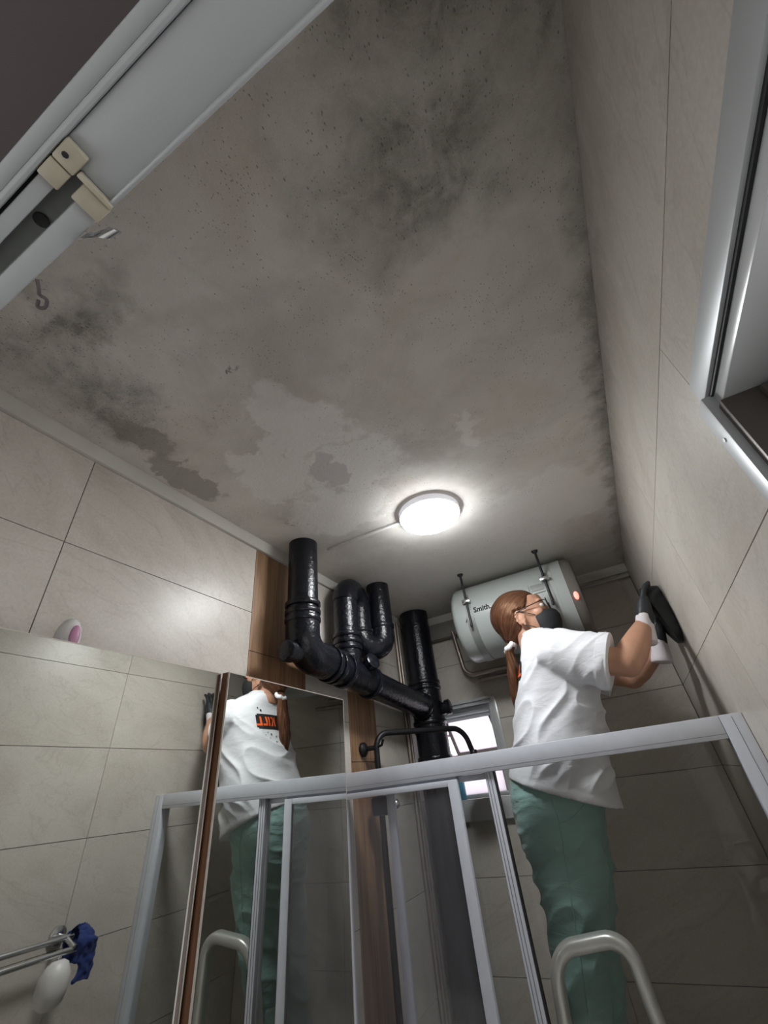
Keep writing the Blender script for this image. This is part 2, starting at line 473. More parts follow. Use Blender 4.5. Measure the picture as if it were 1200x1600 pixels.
def frames(path, ref=(0, 0, 1)):
    P = [Vector(p) for p in path]
    T = []
    for i in range(len(P)):
        a = P[max(i - 1, 0)]; b = P[min(i + 1, len(P) - 1)]
        T.append((b - a).normalized())
    r = Vector(ref)
    if abs(r.dot(T[0])) > 0.95: r = Vector((1, 0, 0)) if abs(T[0].x) < 0.9 else Vector((0, 1, 0))
    u = (r - T[0] * r.dot(T[0])).normalized()
    F = []
    for t in T:
        u = (u - t * u.dot(t)).normalized()
        F.append((u.copy(), t.cross(u).normalized()))
    return P, F

def add_tube(bm, path, radii, n=16, cap=True, ref=(0, 0, 1), flat=1.0, power=2.0):
    P, F = frames(path, ref)
    if not isinstance(radii, (list, tuple)): radii = [radii] * len(P)
    rings = [ring(p, u * r, v * r * flat, n, power) for p, (u, v), r in zip(P, F, radii)]
    return add_loft(bm, rings, cap)

def tube_obj(name, path, radii, mat, parent=None, n=16, ref=(0, 0, 1), flat=1.0, power=2.0):
    bm = bmesh.new(); add_tube(bm, path, radii, n, True, ref, flat, power)
    return bm_obj(name, bm, mat, parent, auto=50)

def fillet(points, r, k=8):
    P = [Vector(p) for p in points]
    out = [P[0]]
    for a, b, c in zip(P[:-2], P[1:-1], P[2:]):
        d1, d2 = (a - b), (c - b)
        rr = min(r, d1.length * 0.49, d2.length * 0.49)
        p0, p2 = b + d1.normalized() * rr, b + d2.normalized() * rr
        for i in range(k + 1):
            t = i / k
            # circular-ish corner
            w = 0.7071
            den = (1 - t) ** 2 + 2 * w * t * (1 - t) + t * t
            out.append((p0 * (1 - t) ** 2 + b * 2 * w * t * (1 - t) + p2 * t * t) / den)
    out.append(P[-1])
    return out

def add_ell(bm, c, r, rot=None, seg=20, rings_=12):
    mtx = Matrix.Translation(Vector(c)) @ (rot.to_4x4() if rot is not None else Matrix.Identity(4)) @ Matrix.Diagonal((*r, 1))
    bmesh.ops.create_uvsphere(bm, u_segments=seg, v_segments=rings_, radius=1.0, matrix=mtx)
    return bm

def add_lathe(bm, profile, c, axis='Z', n=32):
    c = Vector(c)
    rings = []
    for r, h in profile:
        pts = []
        for i in range(n):
            t = 2 * math.pi * i / n
            a, b = r * math.cos(t), r * math.sin(t)
            pts.append(c + (Vector((a, b, h)) if axis == 'Z' else Vector((h, a, b)) if axis == 'X' else Vector((a, h, b))))
        rings.append(pts)
    return add_loft(bm, rings, True)

def lathe_obj(name, profile, c, axis, mat, parent=None, n=32, auto=40):
    bm = bmesh.new(); add_lathe(bm, profile, c, axis, n)
    return bm_obj(name, bm, mat, parent, auto=auto)

def remeshed(bm, voxel, smooth_it=6, factor=0.5):
    """fuse overlapping shells into one continuous surface"""
    bmesh.ops.recalc_face_normals(bm, faces=bm.faces)
    me = bpy.data.meshes.new('tmp'); bm.to_mesh(me); bm.free()
    o = bpy.data.objects.new('tmp', me); COL.objects.link(o)
    r = o.modifiers.new('r', 'REMESH'); r.mode = 'VOXEL'; r.voxel_size = voxel
    s = o.modifiers.new('s', 'SMOOTH'); s.iterations = smooth_it; s.factor = factor
    dg = bpy.context.evaluated_depsgraph_get()
    res = bpy.data.meshes.new_from_object(o.evaluated_get(dg))
    bpy.data.objects.remove(o); bpy.data.meshes.remove(me)
    return res

def displace(me, fn):
    me.update()
    nrm = [v.normal.copy() for v in me.vertices]
    for v, n in zip(me.vertices, nrm):
        v.co = v.co + n * fn(v.co)
    me.update()

# ================================================================== the shell of the room
def rect_minus(rc, hole):
    a0, a1, b0, b1 = rc; h0, h1, k0, k1 = hole
    if h0 >= a1 or h1 <= a0 or k0 >= b1 or k1 <= b0: return [rc]
    out = []
    if b1 > k1: out.append((a0, a1, k1, b1))
    if b0 < k0: out.append((a0, a1, b0, k0))
    m0, m1 = max(b0, k0), min(b1, k1)
    if a0 < h0: out.append((a0, h0, m0, m1))
    if a1 > h1: out.append((h1, a1, m0, m1))
    return [r for r in out if r[1] - r[0] > 1e-4 and r[3] - r[2] > 1e-4]

def wall(name, fn, rc, hole=None, mat='grout', label=''):
    """fn maps (along, up) rect to the lo / hi corners of a box"""
    bm = bmesh.new()
    for r in (rect_minus(rc, hole) if hole else [rc]):
        lo, hi = fn(r); add_box(bm, lo, hi)
    o = bm_obj(name, bm, mat)
    tag(o, label, 'wall', kind='structure')
    return o

WZ0, WZ1 = 0.93, 2.20       # right window opening
WY0, WY1 = -0.02, 0.572
BX0, BX1 = -0.93, -0.592    # back window opening
BZ0, BZ1 = 1.742, 2.155

wl = wall('wall_left', lambda r: ((XL - 0.12, r[0], r[2]), (XL - TT + 0.0015, r[1], r[3])), (-0.10, YB + 0.12, 0, ZC), label='left wall tiled in beige stone with wood-look strips')
wr = wall('wall_right', lambda r: ((XR + TT - 0.0015, r[0], r[2]), (XR + 0.12, r[1], r[3])), (-0.10, YB + 0.12, 0, ZC), (WY0, WY1, WZ0, WZ1), label='right wall tiled in beige stone beside the metal window')
wb = wall('wall_back', lambda r: ((r[0], YB + TT - 0.0015, r[2]), (r[1], YB + 0.12, r[3])), (XL - 0.12, XR + 0.12, 0, ZC), (BX0, BX1, BZ0, BZ1), label='tiled back wall behind the water heater and drain stack')
bm = bmesh.new()
for r in rect_minus((XL - 0.12, XR + 0.12, 0, ZC), (-0.78, 0.19, 0, 2.16)):
    add_box(bm, (r[0], -0.10, r[2]), (r[1], YF - 0.012, r[3]))
wf = bm_obj('wall_front', bm, 'cornice'); tag(wf, 'wall with the doorway the camera stands in', 'wall', kind='structure')
bm = bmesh.new(); add_box(bm, (XL - 0.12, -0.10, ZC), (XR + 0.12, YB + 0.12, ZC + 0.12))
cl = bm_obj('ceiling', bm, 'plaster'); tag(cl, 'grey plaster ceiling blotched with mould and wiped patches', 'ceiling', kind='structure')
bm = bmesh.new(); add_box(bm, (-2.4, -2.6, -0.1), (2.4, YB + 0.12, 0.0))
fl = bm_obj('floor', bm, 'floor'); tag(fl, 'grey tiled bathroom floor below the frame', 'floor', kind='structure')
# corridor beyond the doorway
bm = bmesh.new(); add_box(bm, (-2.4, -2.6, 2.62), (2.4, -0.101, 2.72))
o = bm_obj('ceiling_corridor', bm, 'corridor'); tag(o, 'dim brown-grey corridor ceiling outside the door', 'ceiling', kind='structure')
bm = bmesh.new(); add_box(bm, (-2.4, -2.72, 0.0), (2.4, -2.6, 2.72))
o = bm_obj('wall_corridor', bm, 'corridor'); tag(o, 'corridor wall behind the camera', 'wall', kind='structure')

# tiles, one object each
ROWS = [0.0] + [2.357 - 0.3 * k for k in range(7, -1, -1)]
G = 0.0011
def tile_piece(parent, fn, rects, mat='tile'):
    bm = bmesh.new()
    for r in rects:
        lo, hi = fn(r); add_box(bm, lo, hi)
    return bm_obj('tile', bm, mat, parent)

def tile_grid(parent, fn, cols, rows, mat='tile', hole=None, gap=G, gapv=0.0007):
    for a0, a1 in zip(cols[:-1], cols[1:]):
        for b0, b1 in zip(rows[:-1], rows[1:]):
            rc = (a0 + gapv, a1 - gapv, b0 + gap, b1 - gap)
            rs = rect_minus(rc, hole) if hole else [rc]
            if rs: tile_piece(parent, fn, rs, mat)

fL = lambda r: ((XL - TT, r[0], r[2]), (XL, r[1], r[3]))
fR = lambda r: ((XR, r[0], r[2]), (XR + TT, r[1], r[3]))
fB = lambda r: ((r[0], YB, r[2]), (r[1], YB + TT, r[3]))
rows_l = ROWS + [2.602]
tile_grid(wl, fL, [0.02, 0.39, 0.99], rows_l, gapv=G)
tile_grid(wl, fL, [0.99, 1.284], [0, 1.03, 2.23, 2.602], 'wood')
tile_grid(wl, fL, [1.284, 1.568], [0, 0.857, 1.457, 2.057, 2.602])
tile_grid(wl, fL, [1.568, 1.79], [0, 0.72, 1.92, 2.602], 'wood')
tile_grid(wl, fL, [1.79, YB], rows_l)
tile_grid(wr, fR, [0.02, 0.605, 1.205, 1.805, YB], ROWS, hole=(WY0 - 0.2, WY1, WZ0, WZ1))
tile_grid(wr, fR, [0.02, 1.205, YB], [2.357, ZC - 0.001], gap=0.0008)
tile_grid(wb, fB, [XL + 0.002, -0.341, XR - 0.002], ROWS + [2.602], hole=(BX0, BX1, BZ0 - 0.085, BZ1))

# painted band between tiles and ceiling
o = box_obj('trim_1', (XL - TT, 0.02, 2.602), (XL + 0.011, YB, ZC), 'cornice', bevel=0.002)
tag(o, 'painted cornice band along the left wall under the ceiling', 'cornice', kind='structure')
o = box_obj('trim_2', (XL + 0.011, YB - 0.011, 2.602), (XR, YB + TT, ZC), 'cornice', bevel=0.002)
tag(o, 'painted cornice band along the back wall under the ceiling', 'cornice', kind='structure')

# ------------------------------------------------------------------ right window
w = empty('window_1', (XR, 0.28, WZ0)); tag(w, 'metal framed window at the right edge with bright daylight', 'window', kind='structure')
parts = []
parts.append(box_obj('head_frame', (XR - 0.014, 0.02, 2.200), (XR + 0.006, 0.580, 2.240), 'winalu', bevel=0.002))
parts.append(box_obj('soffit', (XR - 0.006, 0.02, 2.176), (XR + 0.118, 0.566, 2.196), 'winreveal', bevel=0.002))
parts.append(box_obj('seal', (XR - 0.009, 0.02, 2.195), (XR + 0.004, 0.570, 2.201), 'rubber'))
parts.append(box_obj('side_frame', (XR - 0.020, 0.560, WZ0), (XR + 0.008, 0.592, 2.199), 'winalu', bevel=0.002))
parts.append(box_obj('jamb', (XR - 0.010, 0.545, WZ0), (XR + 0.112, 0.560, 2.176), 'jamb', bevel=0.002))
parts.append(box_obj('jamb_bead', (XR + 0.030, 0.536, WZ0), (XR + 0.040, 0.545, 2.170), 'jamb', bevel=0.001))
parts.append(box_obj('sill', (XR - 0.020, 0.02, WZ0 - 0.02), (XR + 0.118, 0.592, WZ0), 'winalu', bevel=0.002))
parts.append(box_obj('sash_top', (XR + 0.050, 0.02, 2.136), (XR + 0.073, 0.545, 2.176), 'winalu', bevel=0.002))
parts.append(box_obj('sash_side', (XR + 0.050, 0.505, WZ0), (XR + 0.073, 0.545, 2.136), 'winalu', bevel=0.002))
parts.append(box_obj('pane', (XR + 0.059, 0.02, WZ0), (XR + 0.063, 0.505, 2.136), 'winglass'))
parts.append(lathe_obj('screw', [(0.003, 0), (0.003, 0.002)], (XR - 0.0215, 0.577, 2.135), 'X', 'steel', n=12))
adopt(w, *parts)

# ------------------------------------------------------------------ back window
w = empty('window_2', (-0.76, YB, BZ0)); tag(w, 'small bright back window with an open awning sash', 'window', kind='structure')
parts = []
fy0, fy1 = YB + 0.055, YB + 0.085
parts.append(box_obj('reveal_top', (BX0, YB + 0.004, BZ1 - 0.012), (BX1, YB + 0.12, BZ1), 'winreveal'))
parts.append(box_obj('reveal_side', (BX1 - 0.012, YB + 0.004, BZ0), (BX1, YB + 0.12, BZ1 - 0.012), 'winreveal'))
parts.append(box_obj('reveal_side', (BX0, YB + 0.004, BZ0), (BX0 + 0.012, YB + 0.12, BZ1 - 0.012), 'winreveal'))
parts.append(box_obj('casing', (BX1, YB - 0.008, BZ0 - 0.085), (BX1 + 0.030, YB + TT, BZ1 + 0.004), 'winreveal', bevel=0.002))
parts.append(box_obj('casing', (BX0 - 0.02, YB - 0.008, BZ1), (BX1 + 0.030, YB + TT, BZ1 + 0.014), 'winreveal', bevel=0.002))
parts.append(box_obj('spandrel', (BX0 - 0.03, YB - 0.030, BZ0 - 0.085), (BX1, YB + TT, BZ0), 'winreveal', bevel=0.003))
parts.append(box_obj('frame', (BX0 + 0.012, fy0, BZ1 - 0.045), (BX1 - 0.012, fy1, BZ1 - 0.012), 'winalu', bevel=0.002))
parts.append(box_obj('frame', (BX0 + 0.012, fy0, BZ0), (BX1 - 0.012, fy1, BZ0 + 0.016), 'winalu', bevel=0.002))
parts.append(box_obj('frame', (BX1 - 0.034, fy0, BZ0 + 0.016), (BX1 - 0.012, fy1, BZ1 - 0.045), 'winalu', bevel=0.002))
parts.append(box_obj('frame', (BX0 + 0.012, fy0, BZ0 + 0.016), (BX0 + 0.034, fy1, BZ1 - 0.045), 'winalu', bevel=0.002))
parts.append(box_obj('transom', (BX0 + 0.034, fy0, BZ0 + 0.150), (BX1 - 0.034, fy1, BZ0 + 0.172), 'grille', bevel=0.002))
# open top hung sash: frame bars and pane tilted outwards
hz, hy = BZ1 - 0.047, fy1
ang = math.radians(38)
dv = Vector((0, math.sin(ang), -math.cos(ang)))
H = 0.20
def tilted(name, x0, x1, s0, s1, t, mat):
    bm = bmesh.new(); add_box(bm, (x0, -t / 2, s0), (x1, t / 2, s1))
    bm.transform(Matrix(((1, 0, 0, 0), (0, math.cos(ang), dv.y, hy), (0, math.sin(ang), dv.z, hz), (0, 0, 0, 1))))
    return bm_obj(name, bm, mat)
sx0, sx1 = BX0 + 0.036, BX1 - 0.036
sash = tilted('sash', sx0, sx1, 0.0, 0.018, 0.016, 'winalu')
sp = [tilted('sash_bar', sx0, sx0 + 0.016, 0.018, H, 0.016, 'jamb'), tilted('sash_bar', sx1 - 0.016, sx1, 0.018, H, 0.016, 'jamb'),
      tilted('sash_bar', sx0, sx1, H, H + 0.018, 0.016, 'jamb'), tilted('pane', sx0 + 0.016, sx1 - 0.016, 0.018, H, 0.004, 'frosted')]
for s in sp: s.parent = sash
parts.append(sash)
parts.append(box_obj('pane', (BX0 + 0.034, fy0 + 0.012, BZ0 + 0.016), (BX1 - 0.034, fy0 + 0.016, BZ0 + 0.150), 'frosted'))
adopt(w, *parts)
# security grille fixed outside the window
gy = YB + 0.30
gparts = []
gb = box_obj('grille', (-1.06, gy + 0.012, 1.598), (-0.42, gy + 0.024, 1.612), 'grille'); gparts.append(gb)
sub = []
for gx in (-1.03, -0.90, -0.77, -0.64, -0.51):
    sub.append(box_obj('grille_bar', (gx - 0.005, gy, 1.58), (gx + 0.005, gy + 0.012, 2.40), 'grille'))
for gz in (1.70, 1.79, 1.94, 2.05, 2.30):
    sub.append(box_obj('grille_bar', (-1.06, gy + 0.012, gz - 0.006), (-0.42, gy + 0.024, gz + 0.006), 'grille'))
for gx in (-1.0, -0.5):
    sub.append(box_obj('grille_arm', (gx - 0.006, YB + 0.12, 2.294), (gx + 0.006, gy + 0.012, 2.306), 'grille'))
for q in sub: q.parent = gb
adopt(w, gb)

# ------------------------------------------------------------------ door head with folding-door track
d = empty('door_1', (-0.2, 0.0, 0.0)); tag(d, 'white door head with a folding door track overhead', 'door frame', kind='structure')
parts = []
HZ = 2.10
parts.append(box_obj('head', (-0.158, -0.0075, HZ), (0.19, 0.0225, HZ + 0.055), 'pvc', bevel=0.0015))
parts.append(box_obj('lip', (-0.158, 0.0205, HZ - 0.003), (0.19, 0.0235, HZ + 0.055), 'pvc', bevel=0.0012))
parts.append(box_obj('bead', (-0.78, -0.0115, HZ - 0.0035), (0.19, -0.0075, HZ + 0.055), 'pvc', bevel=0.0018))
parts.append(box_obj('outer_strip', (-0.78, -0.0185, HZ + 0.002), (0.19, -0.0115, HZ + 0.055), 'pvc', bevel=0.001))
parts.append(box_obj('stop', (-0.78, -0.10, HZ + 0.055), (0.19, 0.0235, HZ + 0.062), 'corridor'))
tr_ = box_obj('track', (-0.78, 0.0018, HZ + 0.012), (-0.158, 0.0112, HZ + 0.055), 'track')
parts.append(tr_)
parts.append(box_obj('track_flange', (-0.78, -0.0060, HZ), (-0.158, 0.0018, HZ + 0.055), 'pvc', bevel=0.0008))
parts.append(box_obj('track_flange', (-0.78, 0.0112, HZ), (-0.158, 0.0230, HZ + 0.055), 'pvc', bevel=0.0008))
parts.append(box_obj('seal', (-0.78, -0.0075, HZ + 0.004), (-0.158, -0.0060, HZ + 0.055), 'dark'))
hole = lathe_obj('screw_hole', [(0.0042, 0), (0.0042, 0.002)], (-0.207, 0.0072, HZ + 0.0105), 'Z', 'dark', n=16)
parts.append(hole)
parts.append(lathe_obj('jamb_fixing', [(0.002, 0), (0.002, 0.002)], (-0.30, 0.0062, HZ + 0.0105), 'Z', 'dark', n=12))
parts.append(box_obj('jamb_post', (-0.815, -0.10, 0.0), (-0.781, 0.0235, HZ + 0.06), 'pvc', bevel=0.002))
parts.append(box_obj('jamb_post', (0.191, -0.10, 0.0), (0.225, 0.0235, HZ + 0.06), 'pvc', bevel=0.002))
adopt(d, *parts)
b_ = empty('pivot_bracket', (-0.16, 0.005, HZ - 0.003)); tag(b_, 'yellowed plastic pivot bracket at the end of the door track', 'bracket')
parts = [box_obj('block', (-0.176, -0.0072, HZ - 0.0035), (-0.163, 0.0035, HZ - 0.0001), 'pvc_yellow', bevel=0.001),
         box_obj('cap', (-0.162, -0.0072, HZ - 0.0045), (-0.148, 0.0040, HZ - 0.0001), 'pvc_yellow', bevel=0.0012),
         box_obj('arm', (-0.173, 0.0085, HZ - 0.0030), (-0.1605, 0.0240, HZ - 0.0001), 'pvc_yellow', bevel=0.001),
         box_obj('rib', (-0.1600, 0.0045, HZ - 0.0045), (-0.1570, 0.0235, HZ - 0.0001), 'pvc_yellow', bevel=0.0008),
         lathe_obj('rust_spot', [(0.0016, 0), (0.0016, 0.0006)], (-0.1555, -0.0035, HZ - 0.0050), 'Z', 'dark', n=8)]
adopt(b_, *parts)
bm = bmesh.new()
add_loft(bm, [ring((-0.1865, 0.0245, HZ - 0.001), (0.0050, 0, 0), (0, 0.0012, 0.005), 12), ring((-0.177, 0.0290, HZ - 0.004), (0.0045, 0.004, 0), (0, 0.0014, 0.004), 12), ring((-0.167, 0.0315, HZ - 0.002), (0.0015, 0.0028, 0), (0, 0.0006, 0.0014), 12)])
o = bm_obj('chrome_catch', bm, 'steel', auto=40); tag(o, 'small chrome catch hanging under the door track', 'catch')
o = tube_obj('dangling_tie', fillet([(-0.238, 0.0242, HZ + 0.002), (-0.241, 0.0285, HZ - 0.002), (-0.246, 0.0300, HZ), (-0.244, 0.0345, HZ), (-0.252, 0.0375, HZ), (-0.256, 0.0340, HZ), (-0.250, 0.0320, HZ)], 0.003, 5), [0.0022] * 3 + [0.0014] * 200 if False else 0.0012, 'corridor', n=8)
tag(o, 'grey plastic tie dangling from the door track by the left edge', 'cable tie')

# ================================================================== mirror cabinets on the left wall
def tilt_objs(objs, x0, z0, ang_):
    mt = Matrix.Translation((x0, 0, z0)) @ Matrix.Rotation(ang_, 4, 'Y') @ Matrix.Translation((-x0, 0, -z0))
    for o in objs: o.data.transform(mt); o.data.update()

MT = math.radians(0.8)      # the doors lean a little into the room
MZ0, MZ1 = 0.98, 2.094
def mirror_cabinet(name, y0, y1, xf, label, edge, ajar=0.0):
    c = empty(name, (XL, (y0 + y1) / 2, MZ0)); tag(c, label, 'cabinet', 'mirror cabinets on the left wall')
    body = box_obj('body', (XL + 0.001, y0, MZ0), (xf - 0.024, y1, MZ1), 'cabinet', bevel=0.001)
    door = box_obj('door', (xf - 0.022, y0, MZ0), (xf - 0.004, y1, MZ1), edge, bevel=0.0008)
    mir = box_obj('mirror', (xf - 0.0038, y0 + 0.002, MZ0 + 0.002), (xf, y1 - 0.002, MZ1 - 0.002), 'mirror')
    bev = bmesh.new()
    for lo, hi in (((xf - 0.0038, y0, MZ1 - 0.002), (xf + 0.0006, y1, MZ1)), ((xf - 0.0038, y1 - 0.002, MZ0), (xf + 0.0006, y1, MZ1 - 0.002)), ((xf - 0.0038, y0, MZ0), (xf + 0.0006, y0 + 0.002, MZ1 - 0.002))):
        add_box(bev, lo, hi)
    bevel_o = bm_obj('edge_trim', bev, 'mirror_edge')
    tilt_objs([door, mir, bevel_o], xf, MZ1, MT)
    if ajar:                # swung open a little on hinges at the far edge
        mt = Matrix.Translation((xf, y1, 0)) @ Matrix.Rotation(ajar, 4, 'Z') @ Matrix.Translation((-xf, -y1, 0))
        for o in (door, mir, bevel_o): o.data.transform(mt); o.data.update()
    adopt(c, body, door)
    mir.parent = door; bevel_o.parent = door
    return c
mirror_cabinet('mirror_cabinet', 0.06, 0.762, -0.848, 'left mirror cabinet reflecting the towel rail and tiled wall', 'cabinet')
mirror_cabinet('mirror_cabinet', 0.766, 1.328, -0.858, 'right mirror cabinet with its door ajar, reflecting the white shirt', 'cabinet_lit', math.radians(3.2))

# air freshener standing on the left cabinet
a = empty('air_freshener', (-0.925, 0.430, MZ1)); tag(a, 'white oval air freshener with pink window on the mirror cabinet', 'air freshener')
bm = bmesh.new()
add_loft(bm, [ring((-0.925, 0.43, MZ1 + h), (0.024 * s, 0, 0), (0, 0.023 * s, 0), 24) for h, s in ((0.0, 0.80), (0.006, 0.93), (0.020, 1.0), (0.036, 0.97), (0.052, 0.84), (0.064, 0.60), (0.070, 0.30))])
sh = bm_obj('shell', bm, 'white_plastic', smooth=True)
bm = bmesh.new(); add_ell(bm, (-0.9030, 0.432, MZ1 + 0.030), (0.0045, 0.010, 0.023))
wn = bm_obj('gel_window', bm, 'pink', smooth=True); wn['label'] = 'pink oval gel window'
adopt(a, sh, wn)

# ================================================================== shower screen
sc_ = empty('shower_screen', (-0.37, YS, 0)); tag(sc_, 'sliding glass shower screen in a pale aluminium frame', 'shower screen')
P_ = []
RB, RT = 1.826, 1.879
rail = box_obj('head_rail', (XL + 0.001, YS, RB), (0.206, YS + 0.045, RT), 'alu', bevel=0.0015)
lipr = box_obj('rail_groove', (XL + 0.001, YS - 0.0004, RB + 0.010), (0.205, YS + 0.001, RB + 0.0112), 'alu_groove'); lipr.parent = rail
P_.append(rail)
post = bmesh.new()
add_box(post, (0.207, YS, 0.0), (XR - 0.001, YS + 0.045, RT), 0.0015)
post = bm_obj('wall_post', post, 'alu', auto=35)
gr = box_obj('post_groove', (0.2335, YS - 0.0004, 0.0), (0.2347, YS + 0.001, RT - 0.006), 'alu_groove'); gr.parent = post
P_.append(post)
P_.append(box_obj('wall_post', (XL + 0.001, YS + 0.016, 0.0), (XL + 0.012, YS + 0.045, RB), 'alu', bevel=0.0015))
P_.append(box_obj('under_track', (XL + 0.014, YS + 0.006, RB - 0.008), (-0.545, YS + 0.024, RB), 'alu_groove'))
# fixed pane with its stile
st = box_obj('fixed_stile', (-0.450, YS + 0.008, 0.02), (-0.424, YS + 0.032, RB), 'alu', bevel=0.0015)
for gx in (-0.443, -0.4335):
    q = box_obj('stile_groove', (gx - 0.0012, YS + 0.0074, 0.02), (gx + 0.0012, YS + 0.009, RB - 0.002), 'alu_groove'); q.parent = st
q = box_obj('seal', (-0.424, YS + 0.012, 0.02), (-0.4195, YS + 0.028, RB), 'rubber'); q.parent = st
P_.append(st)
P_.append(box_obj('fixed_pane', (-0.4195, YS + 0.018, 0.02), (0.207, YS + 0.023, RB), 'glass'))
P_.append(box_obj('bottom_rail', (XL + 0.034, YS, 0.0), (0.206, YS + 0.045, 0.02), 'alu', bevel=0.001))
# front sliding panel
def panel(x0, x1, y, zt, wst, gm, grooved=False):
    fr = []
    e = box_obj('sliding_panel', (x0, y, 0.022), (x0 + wst, y + 0.018, zt), 'alu', bevel=0.0012)
    fr.append(box_obj('stile', (x1 - wst, y, 0.022), (x1, y + 0.018, zt), 'alu', bevel=0.0012))
    fr.append(box_obj('top_bar', (x0 + wst, y + 0.001, zt - 0.017), (x1 - wst, y + 0.017, zt), 'alu', bevel=0.001))
    fr.append(box_obj('bottom_bar', (x0 + wst, y + 0.001, 0.022), (x1 - wst, y + 0.017, 0.06), 'alu', bevel=0.001))
    fr.append(box_obj('pane', (x0 + wst, y + 0.007, 0.06), (x1 - wst, y + 0.011, zt - 0.017), gm))
    for q in fr: q.parent = e
    return e
P_.append(panel(-0.988, -0.541, YS - 0.004, 1.8185, 0.031, 'glass_hazy'))
P_.append(panel(-0.812, -0.426, YS + 0.026, 1.8255, 0.026, 'glass'))
adopt(sc_, *P_)

# ================================================================== black drain pipework
dp = empty('drain_pipework', (-0.88, 2.156, 0)); tag(dp, 'glossy black drain pipes with trap and stack below the ceiling', 'drain pipe')
P_ = []
px_ = -0.882
R1 = 0.055
P_.append(tube_obj('riser', [(px_, 1.128, ZC - 0.001), (px_, 1.128, 2.36)], R1, 'black_pipe', n=28))
run0, run1 = Vector((px_, 1.19, 2.222)), Vector((px_, 2.14, 2.142))
P_.append(tube_obj('elbow', fillet([(px_, 1.128, 2.37), (px_, 1.128, 2.225), (px_, 1.26, 2.2165)], 0.105, 10), 0.0595, 'black_pipe', n=28))
P_.append(tube_obj('horizontal_run', [run0, run1], R1, 'black_pipe', n=28))
P_.append(tube_obj('stack', [(px_, 2.156, ZC - 0.001), (px_, 2.156, 0.0)], 0.079, 'black_pipe', n=28))
def collar(p, dr, r, w=0.012, name='coupling'):
    p, dr = Vector(p), Vector(dr).normalized()
    P_.append(tube_obj(name, [p - dr * w, p - dr * w * 0.7, p + dr * w * 0.7, p + dr * w], [r * 0.97, r, r, r * 0.97], 'black_pipe', n=28))
for z in (2.392, 2.362, 2.335): collar((px_, 1.128, z), (0, 0, 1), 0.0635, 0.009)
rd = run1 - run0
for t in (0.10, 0.135, 0.20, 0.40, 0.93): collar(run0 + rd * t, rd, 0.0640, 0.010)
for z in (2.262, 2.235, 2.075, 2.04, 1.92): collar((px_, 2.156, z), (0, 0, 1), 0.085, 0.010)
# cleanout caps
def cap_(p, dr, r, name='cleanout_cap', ln=0.05):
    p, dr = Vector(p), Vector(dr).normalized()
    P_.append(tube_obj(name, [p, p + dr * ln * 0.55, p + dr * ln * 0.56, p + dr * ln, p + dr * (ln + 0.004)], [r * 0.8, r * 0.8, r, r, r * 0.85], 'black_pipe', n=20))
cap_((px_, 1.10, 2.215), (0.05, -1, -0.02), 0.034, ln=0.062)
cap_((px_ + 0.03, 1.50, 2.235), (1, -0.25, 0.35), 0.034, ln=0.045)
cap_((px_ + 0.066, 2.17, 2.13), (1, 0.1, 0.1), 0.036, ln=0.05)
# trap of the floor drain above: drop, U bend, return arch and tail
RT_ = 0.0535
leg1, leg2, leg3 = Vector((-0.893, 1.432, 0)), Vector((-0.915, 1.585, 0)), Vector((-0.852, 1.672, 0))
zt_, zb_ = 2.560, 2.335
arch = [Vector((leg1.x, leg1.y, 2.20))]
def arc_pts(a, b, z, up, k=10):
    c = (a + b) / 2; h = (b - a).length / 2
    out = []
    for i in range(k + 1):
        t = math.pi * i / k
        q = c + (a - c) * math.cos(t)
        out.append(Vector((q.x, q.y, z + (1 if up else -1) * h * math.sin(t))))
    return out
P_.append(tube_obj('trap_tail', [(leg1.x, leg1.y, 2.20), (leg1.x, leg1.y, 2.505)], RT_, 'black_pipe', n=24))
P_.append(tube_obj('trap_arch', arc_pts(leg1, leg2, 2.50, True), RT_ + 0.002, 'black_pipe', n=24))
P_.append(tube_obj('trap_leg', [(leg2.x, leg2.y, 2.505), (leg2.x, leg2.y, 2.395)], RT_, 'black_pipe', n=24))
P_.append(tube_obj('trap_bend', arc_pts(leg2, leg3, 2.40, False), RT_ + 0.003, 'black_pipe', n=24))
P_.append(tube_obj('trap_drop', [(leg3.x, leg3.y, 2.395), (leg3.x, leg3.y, ZC - 0.001)], RT_ + 0.001, 'black_pipe', n=24))
for z in (2.352, 2.325, 2.30): collar((leg1.x, leg1.y, z), (0, 0, 1), RT_ + 0.006, 0.008)
collar((leg2.x, leg2.y, 2.41), (0, 0, 1), RT_ + 0.007, 0.008)
collar((leg3.x, leg3.y, 2.44), (0, 0, 1), RT_ + 0.006, 0.010)
P_.append(tube_obj('vent_stub', [(leg3.x - 0.03, leg3.y + 0.075, 2.54), (leg3.x - 0.03, leg3.y + 0.075, 2.40), (leg3.x - 0.01, leg3.y + 0.03, 2.36)], 0.036, 'black_pipe', n=20))
adopt(dp, *P_)

# ================================================================== ceiling lamp
lp = empty('ceiling_lamp', (-0.378, 1.225, ZC)); tag(lp, 'round glowing white ceiling lamp', 'lamp')
LR = 0.112
h_ = lathe_obj('housing', [(LR - 0.004, 0.0), (LR, -0.004), (LR, -0.024), (LR - 0.002, -0.026), (LR - 0.006, -0.026)], (-0.378, 1.225, ZC), 'Z', 'lampbody', n=64)
df = lathe_obj('diffuser', [(LR - 0.006, -0.0262), (LR - 0.006, -0.034), (LR - 0.014, -0.041), (LR - 0.03, -0.044), (0.001, -0.045)], (-0.378, 1.225, ZC), 'Z', 'lampglow', n=64)
adopt(lp, h_, df)
o = box_obj('cable_trunking', (-0.826, 1.2125, ZC - 0.010), (-0.491, 1.2245, ZC), 'white_plastic', bevel=0.002)
tag(o, 'thin white cable trunking from the lamp to the drain riser', 'trunking')

